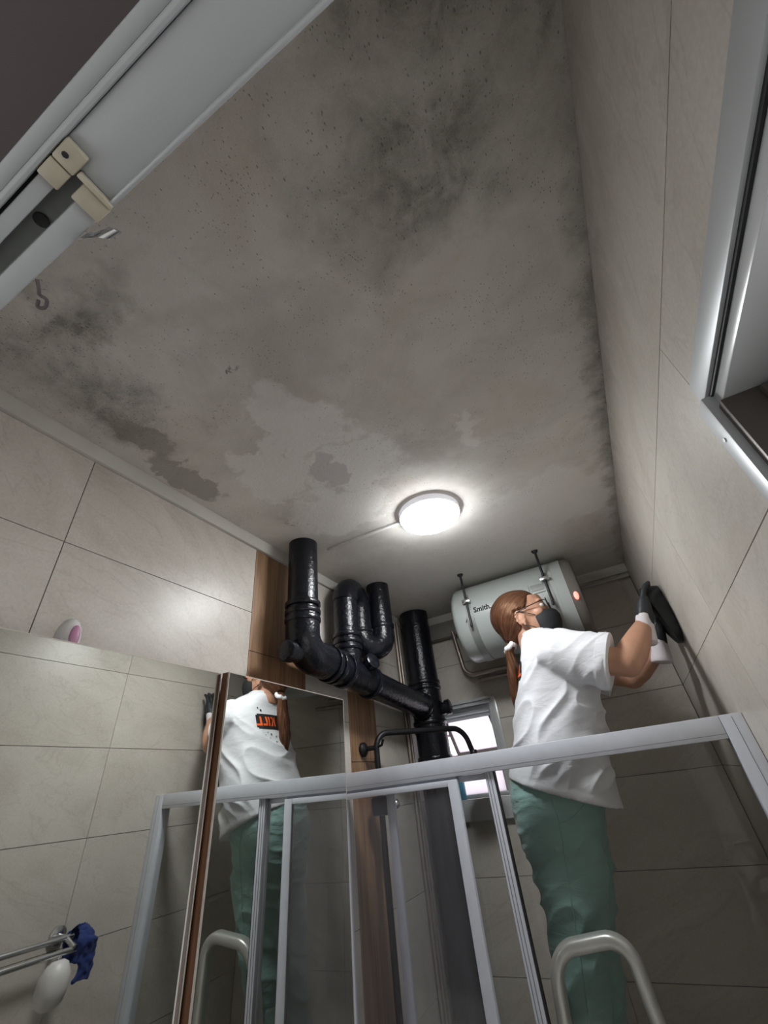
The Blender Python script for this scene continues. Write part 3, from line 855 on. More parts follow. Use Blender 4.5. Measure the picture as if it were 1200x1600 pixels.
# ================================================================== water heater
hy_, hz_, hr = 2.020, 2.455, 0.180
ht = empty('water_heater', (-0.29, hy_, hz_ - hr)); tag(ht, 'white horizontal storage water heater hung under the ceiling', 'water heater')
P_ = []
x0, x1 = -0.555, -0.030
P_.append(lathe_obj('tank', [(hr * 0.55, x0 - 0.018), (hr * 0.86, x0 - 0.012), (hr * 0.97, x0 + 0.002), (hr, x0 + 0.014), (hr, x0 + 0.05), (hr, x1 - 0.046), (hr * 0.995, x1 - 0.0455), (hr * 0.995, x1 - 0.044), (hr, x1 - 0.0435), (hr, x1)], (0, hy_, hz_), 'X', 'heater', n=72))
P_.append(lathe_obj('end_cover', [(hr * 0.985, x1 + 0.0002), (hr * 0.985, x1 + 0.028), (hr * 0.93, x1 + 0.042), (hr * 0.6, x1 + 0.048)], (0, hy_, hz_), 'X', 'heater_end', n=72))
bm = bmesh.new()
tt = math.radians(196)
add_ell(bm, (x1 + 0.020, hy_ + (hr * 0.985) * math.cos(tt), hz_ + hr * 0.985 * math.sin(tt)), (0.010, 0.006, 0.020))
rl = bm_obj('indicator', bm, 'red', smooth=True); rl['label'] = 'orange-red indicator light'; P_.append(rl)
# rods, brackets and straps
def strap(xc):
    rings_ = []
    for i in range(26):
        t = math.radians(150 + i * 5.2)
        cy, cz = math.cos(t), math.sin(t)
        a, b = hr + 0.0008, hr + 0.0035
        wv = 0.008 + 0.010 * min(1.0, i / 8)
        rings_.append([Vector((xc + s * wv, hy_ + rr * cy, hz_ + rr * cz)) for s, rr in ((-1, a), (1, a), (1, b), (-1, b))])
    bm = bmesh.new(); add_loft(bm, rings_); return bm_obj('strap', bm, 'strap', auto=35)
for xc in (-0.474, -0.108):
    P_.append(strap(xc))
    r_ = tube_obj('hanger_rod', [(xc, 1.832, ZC - 0.001), (xc, 1.832, 2.395)], 0.0055, 'rod', n=10)
    q = lathe_obj('flange', [(0.015, 0), (0.013, -0.006), (0.007, -0.012)], (xc, 1.832, ZC - 0.0005), 'Z', 'rod', n=16); q.parent = r_
    q = box_obj('clamp', (xc - 0.019, 1.822, 2.500), (xc + 0.019, 1.852, 2.516), 'steel', bevel=0.002); q.parent = r_
    P_.append(r_)
    bm = bmesh.new(); add_ell(bm, (xc, 1.828, 2.392), (0.006, 0.005, 0.010)); P_.append(bm_obj('bolt', bm, 'rod', smooth=True))
# raised label plate
def on_tank(u, s, off=0.0015):
    t = math.radians(s)
    return Vector((u, hy_ + (hr + off) * math.cos(t), hz_ + (hr + off) * math.sin(t)))
def plate(name, ua, ub, sa, sb, mat, th=0.003, k=6):
    bm = bmesh.new(); rs = []
    for i in range(k + 1):
        s = sa + (sb - sa) * i / k
        rs.append([on_tank(ua, s, 0.0003), on_tank(ub, s, 0.0003), on_tank(ub, s, th), on_tank(ua, s, th)])
    add_loft(bm, rs); return bm_obj(name, bm, mat, auto=30)
lp_ = plate('rating_plate', -0.178, -0.122, 167, 176, 'strap'); P_.append(lp_)
q = plate('plate_lip', -0.186, -0.118, 177, 180, 'heater', 0.005); P_.append(q)
q = plate('plate_lip', -0.192, -0.186, 165, 180, 'heater', 0.005); P_.append(q)
# maker's lettering wrapped round the tank
def text_mesh(body, size):
    cu = bpy.data.curves.new('t', 'FONT'); cu.body = body; cu.size = size; cu.resolution_u = 3; cu.offset = 0.0009
    ob = bpy.data.objects.new('t', cu); COL.objects.link(ob)
    dg = bpy.context.evaluated_depsgraph_get()
    me = bpy.data.meshes.new_from_object(ob.evaluated_get(dg))
    bpy.data.objects.remove(ob); bpy.data.curves.remove(cu)
    return me
tm = text_mesh('Smith.', 0.034)
bm = bmesh.new(); bm.from_mesh(tm)
bmesh.ops.solidify(bm, geom=bm.faces, thickness=0.0006)
for v in bm.verts:
    s = 182 - math.degrees(v.co.y / hr)
    v.co = on_tank(-0.452 + v.co.x, s, 0.0010 + v.co.z)
P_.append(bm_obj('lettering', bm, 'ink'))
bm = bmesh.new()      # swoosh left of the lettering
rs = []
for i in range(9):
    t = i / 8
    rs.append([on_tank(-0.499 + 0.022 * t + 0.010 * math.sin(t * 3.1), 193 - 15 * math.sin(t * 2.2), o_) + Vector((w_, 0, 0)) for o_, w_ in ((0.0004, -0.0025), (0.0004, 0.0025), (0.0014, 0.0025), (0.0014, -0.0025))])
add_loft(bm, rs); P_.append(bm_obj('emblem', bm, 'ink'))
adopt(ht, *P_)

# ================================================================== water pipes
def wpipe(name, pts, r, mat, label, fr=0.03):
    o = tube_obj(name, fillet(pts, fr), r, mat, n=12); tag(o, label, 'pipe'); return o
wpipe('water_pipe', [(-0.975, 2.075, 2.602), (-0.975, 2.075, 0.3)], 0.0075, 'pipe_metal', 'thin metal pipe down the left wall nearest the trap')
wpipe('water_pipe', [(-0.975, 2.108, 2.602), (-0.975, 2.108, 0.3)], 0.0075, 'pipe_metal', 'thin metal pipe down the left wall nearer the stack')
wpipe('water_pipe', [(-0.66, 2.275, 2.548), (-0.56, 2.275, 2.548)], 0.011, 'pipe_metal', 'metal pipe along the back wall between stack and heater')
wpipe('water_pipe', [(-0.70, 2.25, 2.520), (-0.675, 2.25, 2.275), (-0.30, 2.25, 2.275)], 0.0115, 'pipe_metal', 'metal pipe dropping then bending right under the heater', 0.05)
wpipe('water_pipe', [(-0.62, 2.275, 2.245), (-0.20, 2.275, 2.245)], 0.0100, 'pipe_metal', 'lower metal pipe running below the heater', 0.04)
wpipe('water_pipe', [(-0.02, 2.275, 2.575), (0.252, 2.275, 2.575)], 0.0075, 'pipe_white', 'pale pipe along the back wall right of the heater')
o = box_obj('pipe_boxing', (-0.95, 2.250, 2.50), (-0.66, 2.292, 2.59), 'heater_end', bevel=0.004)
tag(o, 'dark boxed ledge on the back wall behind the black stack', 'boxing')
o = box_obj('valve_block', (-0.665, 2.235, 2.49), (-0.625, 2.292, 2.53), 'steel', bevel=0.004); tag(o, 'small metal valve block left of the heater', 'valve')

# ================================================================== shower arm
sa = empty('shower_set', (-0.925, 1.66, 1.0)); tag(sa, 'black shower riser with a bent overhead arm behind the rail', 'shower')
P_ = []
P_.append(tube_obj('riser', fillet([(-0.925, 1.66, 0.95), (-0.925, 1.66, 2.012), (-0.672, 2.02, 2.014), (-0.652, 2.045, 1.905)], 0.055, 10), 0.0115, 'black_matt', n=18))
P_.append(lathe_obj('wall_flange', [(0.026, 0.001), (0.026, 0.012), (0.018, 0.020), (0.009, 0.024), (0.009, 0.062)], (XL, 1.655, 1.962), 'X', 'black_matt', n=24))
P_.append(tube_obj('lever', [(-0.925, 1.66, 1.962), (-0.895, 1.65, 1.966), (-0.885, 1.648, 1.985)], 0.005, 'black_matt', n=10))
P_.append(lathe_obj('connector', [(0.014, 0.0), (0.016, 0.004), (0.016, 0.026), (0.013, 0.03)], (-0.651, 2.046, 1.895), 'Z', 'black_matt', n=20))
P_.append(lathe_obj('shower_head', [(0.02, 0.012), (0.07, 0.006), (0.072, 0.0), (0.066, -0.004)], (-0.651, 2.046, 1.883), 'Z', 'black_matt', n=32))
P_.append(box_obj('diverter', (-0.955, 1.635, 1.74), (-0.885, 1.685, 1.80), 'black_matt', bevel=0.01))
bm = bmesh.new(); add_ell(bm, (-0.865, 1.66, 1.77), (0.018, 0.016, 0.016)); P_.append(bm_obj('diverter_knob', bm, 'steel', smooth=True))
adopt(sa, *P_)

# blue bottle on the window ledge
bt = empty('shampoo_bottle', (-0.845, 2.285, BZ0)); tag(bt, 'light blue bottle standing in the back window behind the glass', 'bottle')
adopt(bt, lathe_obj('bottle', [(0.024, 0.001), (0.026, 0.006), (0.026, 0.09), (0.020, 0.105), (0.010, 0.112)], (-0.845, 2.325, BZ0), 'Z', 'cyan_bottle', n=24),
      lathe_obj('cap', [(0.012, 0.112), (0.012, 0.13), (0.010, 0.133)], (-0.845, 2.325, BZ0), 'Z', 'white_plastic', n=20))

# ================================================================== towel rail on the right wall (seen in the mirror)
tr = empty('towel_rail', (XR, 0.85, 1.49)); tag(tr, 'chrome double towel rail seen in the left mirror', 'towel rail')
P_ = []
for yy in (0.50, 1.185):
    P_.append(lathe_obj('flange', [(0.026, 0.0), (0.026, -0.010), (0.014, -0.016)], (XR, yy, 1.495), 'X', 'steel', n=24))
    P_.append(tube_obj('arm', fillet([(XR - 0.01, yy, 1.495), (XR - 0.06, yy, 1.492), (XR - 0.115, yy, 1.470)], 0.03, 5), 0.0075, 'steel', n=12))
P_.append(tube_obj('bar', [(XR - 0.060, 0.48, 1.492), (XR - 0.060, 1.205, 1.492)], 0.008, 'steel', n=14))
P_.append(tube_obj('bar', [(XR - 0.115, 0.48, 1.468), (XR - 0.115, 1.205, 1.468)], 0.008, 'steel', n=14))
adopt(tr, *P_)
# navy cloth slung over the end of the rail
bm = bmesh.new()
rings_ = []
for i in range(19):
    t = i / 18
    a_ = math.pi * (t - 0.5)
    if t < 0.35: z_, x_ = 1.385 + (t / 0.35) * 0.10, XR - 0.130
    elif t < 0.65:
        k = (t - 0.35) / 0.3; x_ = XR - 0.130 + 0.085 * k; z_ = 1.485 + 0.022 * math.sin(math.pi * k) + 0.02 * k
    else: z_, x_ = 1.505 - ((t - 0.65) / 0.35) * 0.09, XR - 0.045
    wob = 0.006 * math.sin(t * 14)
    y0_, y1_ = 1.195 + wob, 1.243 + 0.010 * math.sin(t * 9)
    rings_.append([Vector((x_ - 0.004, y0_, z_)), Vector((x_ - 0.009, (y0_ + y1_) / 2, z_ + 0.003)), Vector((x_ - 0.004, y1_, z_)), Vector((x_ + 0.004, y1_, z_)), Vector((x_ - 0.001, (y0_ + y1_) / 2, z_ + 0.004)), Vector((x_ + 0.004, y0_, z_))])
add_loft(bm, rings_)
me_c = remeshed(bm, 0.003, 5)
displace(me_c, lambda p: 0.008 * mnoise.noise(p * 28) + 0.005 * mnoise.noise(p * 70))
o = link('blue_cloth', me_c, 'blue_cloth', smooth=True); tag(o, 'navy blue cloth slung over the end of the towel rail', 'cloth')
bm = bmesh.new()
add_lathe(bm, [(0.020, 0.0), (0.036, 0.012), (0.044, 0.04), (0.042, 0.075), (0.030, 0.10), (0.016, 0.108)], (XR - 0.115, 1.142, 1.345), 'Z', 28)
cup = bm_obj('hanging_cup', bm, 'white_plastic', auto=50); tag(cup, 'white rounded cup hanging below the towel rail', 'cup')
hk = tube_obj('hook', fillet([(XR - 0.115, 1.142, 1.450), (XR - 0.115, 1.142, 1.462)], 0.006, 4), 0.0025, 'steel', n=8); hk.parent = cup

# ================================================================== step ladder
ld = empty('step_ladder', (-0.36, 1.72, 0.0)); tag(ld, 'aluminium step ladder with a looped handle behind the glass', 'ladder')
P_ = []
PLZ = 0.84
loop = fillet([(-0.440, 1.610, PLZ - 0.02), (-0.402, 1.560, 1.30), (-0.385, 1.548, 1.420), (-0.197, 1.548, 1.448), (-0.186, 1.560, 1.30), (-0.150, 1.610, PLZ - 0.02)], 0.055, 9)
P_.append(tube_obj('handle', loop, 0.021, 'ladder', n=20, ref=(0, 1, 0), flat=0.80, power=3.0))
for sx in (-1, 1):
    xa = -0.295 + sx * 0.147
    P_.append(tube_obj('rail', [(xa, 1.606, PLZ), (xa + sx * 0.05, 1.60, 0.012)], 0.020, 'ladder', n=12, ref=(0, 1, 0), flat=0.7, power=4))
    P_.append(tube_obj('rear_leg', [(xa, 1.86, PLZ - 0.02), (xa + sx * 0.05, 2.16, 0.012)], 0.016, 'ladder', n=12, ref=(0, 1, 0), flat=0.8, power=4))
    P_.append(box_obj('foot', (xa + sx * 0.05 - 0.025, 1.575, 0.001), (xa + sx * 0.05 + 0.025, 1.625, 0.03), 'blue_plastic', bevel=0.004))
    P_.append(box_obj('foot', (xa + sx * 0.05 - 0.022, 2.14, 0.001), (xa + sx * 0.05 + 0.022, 2.18, 0.03), 'blue_plastic', bevel=0.004))
    P_.append(box_obj('corner_cap', (xa - 0.024, 1.585, PLZ - 0.055), (xa + 0.024, 1.64, PLZ - 0.002), 'blue_plastic', bevel=0.006))
plat = box_obj('platform', (-0.575, 1.575, PLZ - 0.03), (-0.155, 1.915, PLZ), 'ladder', bevel=0.006)
P_.append(plat)
for k in range(5):
    q = box_obj('tread_rib', (-0.56, 1.62 + k * 0.06, PLZ), (-0.17, 1.63 + k * 0.06, PLZ + 0.002), 'ladder'); q.parent = plat
for zz in (0.28, 0.56):
    f_ = (PLZ - zz) / PLZ * 0.05
    P_.append(box_obj('tread', (-0.442 - f_, 1.575, zz - 0.02), (-0.148 + f_, 1.66, zz), 'ladder', bevel=0.004))
adopt(ld, *P_)

# ================================================================== the person
PY = 1.74
pn = empty('person', (-0.38, PY, PLZ)); tag(pn, 'person in white shirt and sage green trousers reaching to the wall', 'person')
P_ = []
HC = Vector((-0.225, PY, 2.340))                     # head centre
tilt = math.radians(8)
F_ = Vector((math.cos(tilt), 0, math.sin(tilt))); U_ = Vector((-math.sin(tilt), 0, math.cos(tilt))); S_ = Vector((0, 1, 0))
HR = Matrix((F_, S_, U_)).transposed()
def hp(f, s, u): return HC + F_ * f + S_ * s + U_ * u

SH_R, EL_R, WR_R = Vector((-0.155, 1.592, 2.150)), Vector((0.058, 1.565, 2.062)), Vector((0.160, 1.645, 2.180))
SH_L, EL_L, WR_L = Vector((-0.160, 1.885, 2.175)), Vector((0.066, 1.885, 2.068)), Vector((0.190, 1.805, 2.140))

def zring(z, cx, hx, hy, slope=0.0, cy=PY, n=36, power=2.3):
    pts = ring((cx, cy, z), (hx, 0, 0), (0, hy, 0), n, power)
    for p in pts: p.z += slope * (p.x - cx)
    return pts

# --- body: one continuous surface
bm = bmesh.new()
add_ell(bm, hp(-0.012, 0, 0.012), (0.100, 0.073, 0.094), HR, 28, 18)                 # skull
add_loft(bm, [ring(hp(f, 0, u), F_ * rf, S_ * rs, 20) for f, u, rf, rs in ((0.020, 0.060, 0.070, 0.060), (0.026, 0.0, 0.072, 0.064), (0.030, -0.045, 0.064, 0.057), (0.036, -0.080, 0.050, 0.044), (0.044, -0.104, 0.032, 0.030), (0.048, -0.112, 0.018, 0.018))])
add_loft(bm, [ring(hp(0.086 + a, 0, u), F_ * rf, S_ * rs, 12) for u, a, rf, rs in ((0.012, 0.002, 0.010, 0.008), (-0.012, 0.010, 0.013, 0.010), (-0.034, 0.020, 0.015, 0.014), (-0.043, 0.012, 0.011, 0.012))])   # nose
add_ell(bm, hp(0.090, 0, -0.066), (0.012, 0.022, 0.010), HR)                          # mouth
for s in (-1, 1):
    add_ell(bm, hp(0.082, s * 0.032, 0.026), (0.012, 0.022, 0.007), HR)               # brow ridge
    add_ell(bm, hp(0.060, s * 0.048, -0.018), (0.022, 0.016, 0.018), HR)              # cheekbone
    # ear: rim, bowl and lobe
    for k in range(9):
        t = math.radians(-60 + k * 38)
        add_ell(bm, hp(-0.012 - 0.015 * math.cos(t), s * (0.077 + 0.006 * math.cos(t)), -0.022 + 0.026 * math.sin(t)), (0.0065, 0.0055, 0.0075), HR, 10, 8)
    add_ell(bm, hp(-0.010, s * 0.072, -0.022), (0.013, 0.006, 0.022), HR, 12, 8)
    add_ell(bm, hp(-0.004, s * 0.073, -0.049), (0.008, 0.006, 0.009), HR, 10, 8)
neck = [(hp(-0.020, 0, -0.050), 0.056, 0.053), (Vector((-0.222, PY, 2.250)), 0.056, 0.056), (Vector((-0.212, PY, 2.205)), 0.066, 0.085)]
add_loft(bm, [ring(c, (rx, 0, 0), (0, ry, 0), 24) for c, rx, ry in neck])
add_loft(bm, [zring(z, cx, hx * 0.84, hy * 0.86) for z, cx, hx, hy in ((1.70, -0.305, 0.145, 0.165), (1.80, -0.268, 0.142, 0.165), (1.90, -0.238, 0.138, 0.165), (2.03, -0.194, 0.136, 0.172), (2.12, -0.175, 0.125, 0.178), (2.185, -0.180, 0.095, 0.165), (2.225, -0.195, 0.070, 0.10))])
for A, B, C_, r in ((SH_R, EL_R, WR_R, 1), (SH_L, EL_L, WR_L, 1)):
    add_tube(bm, [A - (B - A) * 0.1, A, A.lerp(B, 0.35), A.lerp(B, 0.75), B], [0.045, 0.058, 0.054, 0.047, 0.042], 20)
    add_ell(bm, B, (0.043, 0.043, 0.043))
    add_tube(bm, [B, B.lerp(C_, 0.25), B.lerp(C_, 0.6), C_, C_ + (C_ - B) * 0.06], [0.042, 0.046, 0.039, 0.029, 0.026], 20)
NEAR = [(1.66, -0.318, 1.662, 0.118, 0.090), (1.55, -0.306, 1.660, 0.105, 0.086), (1.46, -0.322, 1.659, 0.083, 0.076), (1.36, -0.348, 1.658, 0.068, 0.066), (1.26, -0.374, 1.658, 0.058, 0.058), (1.12, -0.398, 1.66, 0.062, 0.060), (0.98, -0.408, 1.664, 0.052, 0.052), (0.905, -0.410, 1.667, 0.050, 0.050)]
FAR = [(1.66, -0.310, 1.815, 0.118, 0.090), (1.55, -0.300, 1.820, 0.100, 0.088), (1.42, -0.330, 1.822, 0.083, 0.076), (1.335, -0.342, 1.824, 0.076, 0.070), (1.20, -0.366, 1.826, 0.068, 0.063), (1.05, -0.385, 1.826, 0.060, 0.058), (0.905, -0.392, 1.826, 0.050, 0.050)]
for L in (NEAR, FAR):
    add_loft(bm, [ring((cx, cy, z), (hx * 0.80, 0, 0), (0, hy * 0.80, 0), 20) for z, cx, cy, hx, hy in L] + [ring((L[-1][1], L[-1][2], 0.87), (0.034, 0, 0), (0, 0.032, 0), 20)])
body_me = remeshed(bm, 0.0042, 5, 0.5)
body = link('body', body_me, 'skin', smooth=True)
body['label'] = 'bare arms, neck and face'
P_.append(body)

# --- eyes
for s in (-1, 1):
    bm = bmesh.new(); add_ell(bm, hp(0.0800, s * 0.031, 0.006), (0.0115, 0.0125, 0.0095), HR)
    e = bm_obj('eye', bm, 'eye', smooth=True)
    bm = bmesh.new(); add_ell(bm, hp(0.0895, s * 0.031, 0.007), (0.0035, 0.0055, 0.0055), HR, 12, 8)
    i_ = bm_obj('iris', bm, 'iris', smooth=True)
    i_.parent = e; P_.append(e)

# --- trousers
bm = bmesh.new()
add_loft(bm, [zring(z, cx, hx, hy, sl) for z, cx, hx, hy, sl in ((1.835, -0.268, 0.130, 0.150, -0.2), (1.785, -0.284, 0.146, 0.165, -0.2), (1.735, -0.297, 0.150, 0.174, -0.1), (1.68, -0.309, 0.140, 0.177, 0.0), (1.62, -0.315, 0.128, 0.172, 0.0), (1.585, -0.312, 0.100, 0.14, 0.0))])
for L in (NEAR, FAR):
    add_loft(bm, [ring((cx, cy, z), (hx, 0, 0), (0, hy, 0), 28) for z, cx, cy, hx, hy in L])
pm = remeshed(bm, 0.0048, 10, 0.5)
def crease(p):
    leg = min(1.0, max(0.0, (1.66 - p.z) / 0.12))
    a = p.x * 0.9 + p.z * 0.42; b = p.z * 0.9 - p.x * 0.42
    n1 = mnoise.noise(Vector((a * 6, p.y * 5, b * 21)))
    n2 = mnoise.noise(Vector((a * 9 + 5, p.y * 7, b * 38)))
    rdg = (1 - abs(n1)) ** 4
    return (0.0125 * rdg + 0.003 * n2) * (0.25 + 0.75 * leg) - 0.002
displace(pm, crease)
pants = link('trousers', pm, 'pants', smooth=True); pants['label'] = 'sage green trousers'
P_.append(pants)
bvp = BVHTree.FromPolygons([v.co[:] for v in pm.vertices], [p.vertices[:] for p in pm.polygons])
def surf(bvh, o, dr, off):
    h = bvh.ray_cast(Vector(o), Vector(dr))
    return (h[0] - Vector(dr).normalized() * off) if h[0] is not None else None
# side seam and pocket stitching
seam = []
for k in range(24):
    z = 1.74 - k * 0.022
    L = [l for l in NEAR]
    cx = -0.285 - max(0, (1.66 - z)) * 0.17
    p = surf(bvp, (cx, 1.2, z), (0, 1, 0), 0.0006)
    if p: seam.append(p)
if len(seam) > 3:
    q = tube_obj('side_seam', seam, 0.0016, 'pants', n=6); q.parent = pants
pk = []
for k in range(10):
    t = k / 9
    p = surf(bvp, (-0.205 - 0.075 * t, 1.2, 1.715 - 0.035 * math.sin(t * 1.6)), (0, 1, 0), 0.0006)
    if p: pk.append(p)
if len(pk) > 3:
    q = tube_obj('pocket_edge', pk, 0.0018, 'pants', n=6); q.parent = pants

# --- shirt
SHIRT = [(1.745, -0.272, 0.163, 0.190, -0.36), (1.775, -0.269, 0.160, 0.187, -0.30), (1.83, -0.256, 0.154, 0.183, -0.17), (1.89, -0.240, 0.150, 0.181, -0.08), (1.96, -0.216, 0.146, 0.180, -0.03),
         (2.03, -0.192, 0.143, 0.182, 0.0), (2.10, -0.175, 0.136, 0.188, 0.05), (2.155, -0.172, 0.120, 0.190, 0.10), (2.20, -0.180, 0.098, 0.172, 0.14), (2.235, -0.192, 0.078, 0.122, 0.14), (2.256, -0.200, 0.066, 0.078, 0.10), (2.262, -0.202, 0.062, 0.068, 0.08)]
bm = bmesh.new()
add_loft(bm, [zring(z, cx, hx, hy, sl, n=48) for z, cx, hx, hy, sl in SHIRT])
for A, B, s in ((SH_R, EL_R, -1), (SH_L, EL_L, 1)):
    d_ = (B - A).normalized()
    st_ = A - d_ * 0.03
    add_tube(bm, [st_, A + d_ * 0.02, A + d_ * 0.09, A + d_ * 0.155, A + d_ * 0.176, A + d_ * 0.180], [0.070, 0.085, 0.084, 0.085, 0.087, 0.087], 32, ref=(0, 0, 1), flat=0.86)
smesh = remeshed(bm, 0.0046, 9, 0.5)
def folds(p):
    th = math.radians(38)
    a = p.x * math.cos(th) + p.z * math.sin(th); b = -p.x * math.sin(th) + p.z * math.cos(th)
    low = min(1.0, max(0.0, (2.10 - p.z) / 0.16))
    n1 = mnoise.noise(Vector((a * 4.5, p.y * 5, b * 17)))
    n2 = mnoise.noise(Vector((a * 3 + 9, p.y * 9, b * 9 + 3)))
    n3 = mnoise.noise(Vector((p.x * 14, p.y * 10, p.z * 22)))
    r1 = (1 - abs(n1)) ** 5
    top = min(1.0, max(0.0, (2.25 - p.z) / 0.05))
    hem = 1.752 - 0.34 * (p.x + 0.272)
    top *= min(1.0, max(0.12, (p.z - hem - 0.01) / 0.07))
    return top * ((0.016 * r1 + 0.010 * n2) * (0.35 + 0.65 * low) + 0.0016 * n3) - 0.002
displace(smesh, folds)
shirt = link('shirt', smesh, 'shirt', smooth=True); shirt['label'] = 'white short-sleeved T-shirt'
P_.append(shirt)
bvs = BVHTree.FromPolygons([v.co[:] for v in smesh.vertices], [p.vertices[:] for p in smesh.polygons])
# sleeve hem bands
for A, B in ((SH_R, EL_R), (SH_L, EL_L)):
    d_ = (B - A).normalized()
    bm = bmesh.new()
    add_tube(bm, [A + d_ * 0.150, A + d_ * 0.152, A + d_ * 0.184, A + d_ * 0.186], [0.083, 0.0865, 0.0885, 0.085], 40, ref=(0, 0, 1), flat=0.86)
    q = bm_obj('sleeve_hem', bm, 'shirt', auto=40); q.parent = shirt
# collar ribbing
bm = bmesh.new()
colr = [Vector((-0.203 + 0.062 * math.cos(t), PY + 0.066 * math.sin(t), 2.262 + 0.10 * 0.062 * math.cos(t) - 0.010 * max(0, math.cos(t)))) for t in [2 * math.pi * k / 40 for k in range(41)]]
add_tube(bm, colr, 0.0065, 10, flat=0.6); q = bm_obj('collar', bm, 'shirt', smooth=True); q.parent = shirt
# printing on the back: dark panel, orange letters, ink splashes
def printed(name, poly, off, mat, nsub=1):
    """poly: (y, z) outline wrapped onto the back of the shirt"""
    bm = bmesh.new()
    f = bm.faces.new([bm.verts.new((0, y, z)) for y, z in poly])
    bmesh.ops.triangulate(bm, faces=[f])
    for _ in range(nsub):
        bmesh.ops.subdivide_edges(bm, edges=bm.edges[:], cuts=2, use_grid_fill=True)
    bmesh.ops.triangulate(bm, faces=bm.faces[:])
    ok = True
    for v in bm.verts:
        p = surf(bvs, (-0.8, v.co.y, v.co.z), (1, 0, 0), off)
        if p is None: ok = False; p = Vector((-0.3, v.co.y, v.co.z))
        v.co = p
    q = bm_obj(name, bm, mat, shirt, smooth=True)
    return q
def rrect(y0, y1, z0, z1, r=0.008, k=4):
    out = []
    for cy, cz, a0 in ((y1 - r, z1 - r, 0), (y0 + r, z1 - r, 90), (y0 + r, z0 + r, 180), (y1 - r, z0 + r, 270)):
        for i in range(k + 1):
            t = math.radians(a0 + 90 * i / k); out.append((cy + r * math.cos(t), cz + r * math.sin(t)))
    return out
PZ0, PZ1 = 2.088, 2.152
# grid version of the panel so that it hugs the folds
bm = bmesh.new()
NY, NZ = 40, 12
gv = {}
for i in range(NY + 1):
    for j in range(NZ + 1):
        y = 1.612 + (1.868 - 1.612) * i / NY; z = PZ0 + (PZ1 - PZ0) * j / NZ
        p = surf(bvs, (-0.8, y, z), (1, 0, 0), 0.0016)
        gv[i, j] = bm.verts.new(p if p else (-0.2, y, z))
for i in range(NY):
    for j in range(NZ):
        if (i in (0, NY - 1)) and (j in (0, NZ - 1)): continue
        bm.faces.new((gv[i, j], gv[i + 1, j], gv[i + 1, j + 1], gv[i, j + 1]))
q = bm_obj('print_panel', bm, 'print_black', shirt, smooth=True); q['label'] = 'black printed panel'
lz0, lz1 = PZ0 + 0.013, PZ1 - 0.012
def stroke(y0, y1, z0, z1):
    return [(y0, z0), (y1, z0), (y1, z1), (y0, z1)]
def letter(polys, nm):
    bm = bmesh.new()
    for poly in polys:
        a, b, c, d4 = [Vector((0, *p)) for p in poly]
        K = 6
        g = [[bm.verts.new((a.lerp(b, i / 3)).lerp(d4.lerp(c, i / 3), j / K)) for j in range(K + 1)] for i in range(4)]
        for i in range(3):
            for j in range(K): bm.faces.new((g[i][j], g[i + 1][j], g[i + 1][j + 1], g[i][j + 1]))
    for v in bm.verts:
        p = surf(bvs, (-0.8, v.co.y, v.co.z), (1, 0, 0), 0.0030)
        v.co = p if p else v.co
    q = bm_obj(nm, bm, 'print_orange', shirt, smooth=True); q['label'] = 'orange printed letter'
# seen from behind, reading direction runs towards -Y
s0 = 1.716
t_ = 0.0085
letter([stroke(s0 - t_, s0, lz0, lz1), [(s0 - t_, (lz0 + lz1) / 2 - 0.004), (s0 - 0.030, lz1), (s0 - 0.020, lz1), (s0 - t_, (lz0 + lz1) / 2 + 0.008)], [(s0 - 0.012, (lz0 + lz1) / 2 + 0.003), (s0 - 0.020, lz0), (s0 - 0.031, lz0), (s0 - 0.017, (lz0 + lz1) / 2 + 0.007)]], 'letter_k')
s0 -= 0.037
letter([stroke(s0 - t_, s0, lz0, lz1)], 'letter_i')
for _ in range(2):
    s0 -= 0.015 if _ == 0 else 0.028
    letter([stroke(s0 - t_, s0, lz0, lz1), stroke(s0 - 0.024, s0 - t_, lz0, lz0 + t_)], 'letter_l')
for (y, z, r) in ((1.628, 2.178, 0.0035), (1.642, 2.168, 0.0055), (1.655, 2.073, 0.0025), (1.672, 2.066, 0.004), (1.70, 2.058, 0.003), (1.66, 2.05, 0.002), (1.69, 2.035, 0.0035), (1.64, 2.062, 0.002), (1.72, 2.045, 0.002)):
    printed('ink_splash', [(y + r * math.cos(a * 0.785), z + r * math.sin(a * 0.785)) for a in range(8)], 0.0022, 'print_black', 0)

# --- hair
bm = bmesh.new()
add_ell(bm, hp(-0.026, 0, 0.018), (0.112, 0.088, 0.102), HR, 32, 20)
KN = Vector((-0.312, PY - 0.004, 2.238))
add_tube(bm, [hp(-0.055, 0, 0.0), hp(-0.075, 0, -0.045), KN + Vector((0.006, 0, 0.012))], [0.074, 0.058, 0.026], 24)
hm = remeshed(bm, 0.0045, 4)
for v in hm.vertices:
    d_ = v.co - HC
    f, s, u = d_.dot(F_), d_.dot(S_), d_.dot(U_)
    if u > 0.0: lim = 0.012 + 0.62 * u + 0.05 * max(0.0, (u - 0.06) / 0.04) * 0.6
    else: lim = 0.012 + 0.75 * u
    if u < 0.012 and abs(s) > 0.05: lim = min(lim, -0.030)
    if abs(s) < 0.045: lim += 0.02 * (u > 0.02)
    k = (f - lim) / 0.012
    if k > 0:
        k = min(1.0, k)
        v.co = v.co - d_ * 0.24 * k
    else:
        v.co = v.co + d_.normalized() * 0.0022 * mnoise.noise(Vector((f * 12, s * 90, u * 30)))
hm.update()
AX = (KN - hp(0.085, 0, 0.06)).normalized(); AU = S_.cross(AX).normalized()
def strands(p):
    d_ = p - KN; th = math.atan2(d_.dot(S_), (p - HC).dot(AU)); r_ = (p - HC - AX * (p - HC).dot(AX)).length
    return Vector((math.cos(th) * 16, math.sin(th) * 16, d_.length * 6))
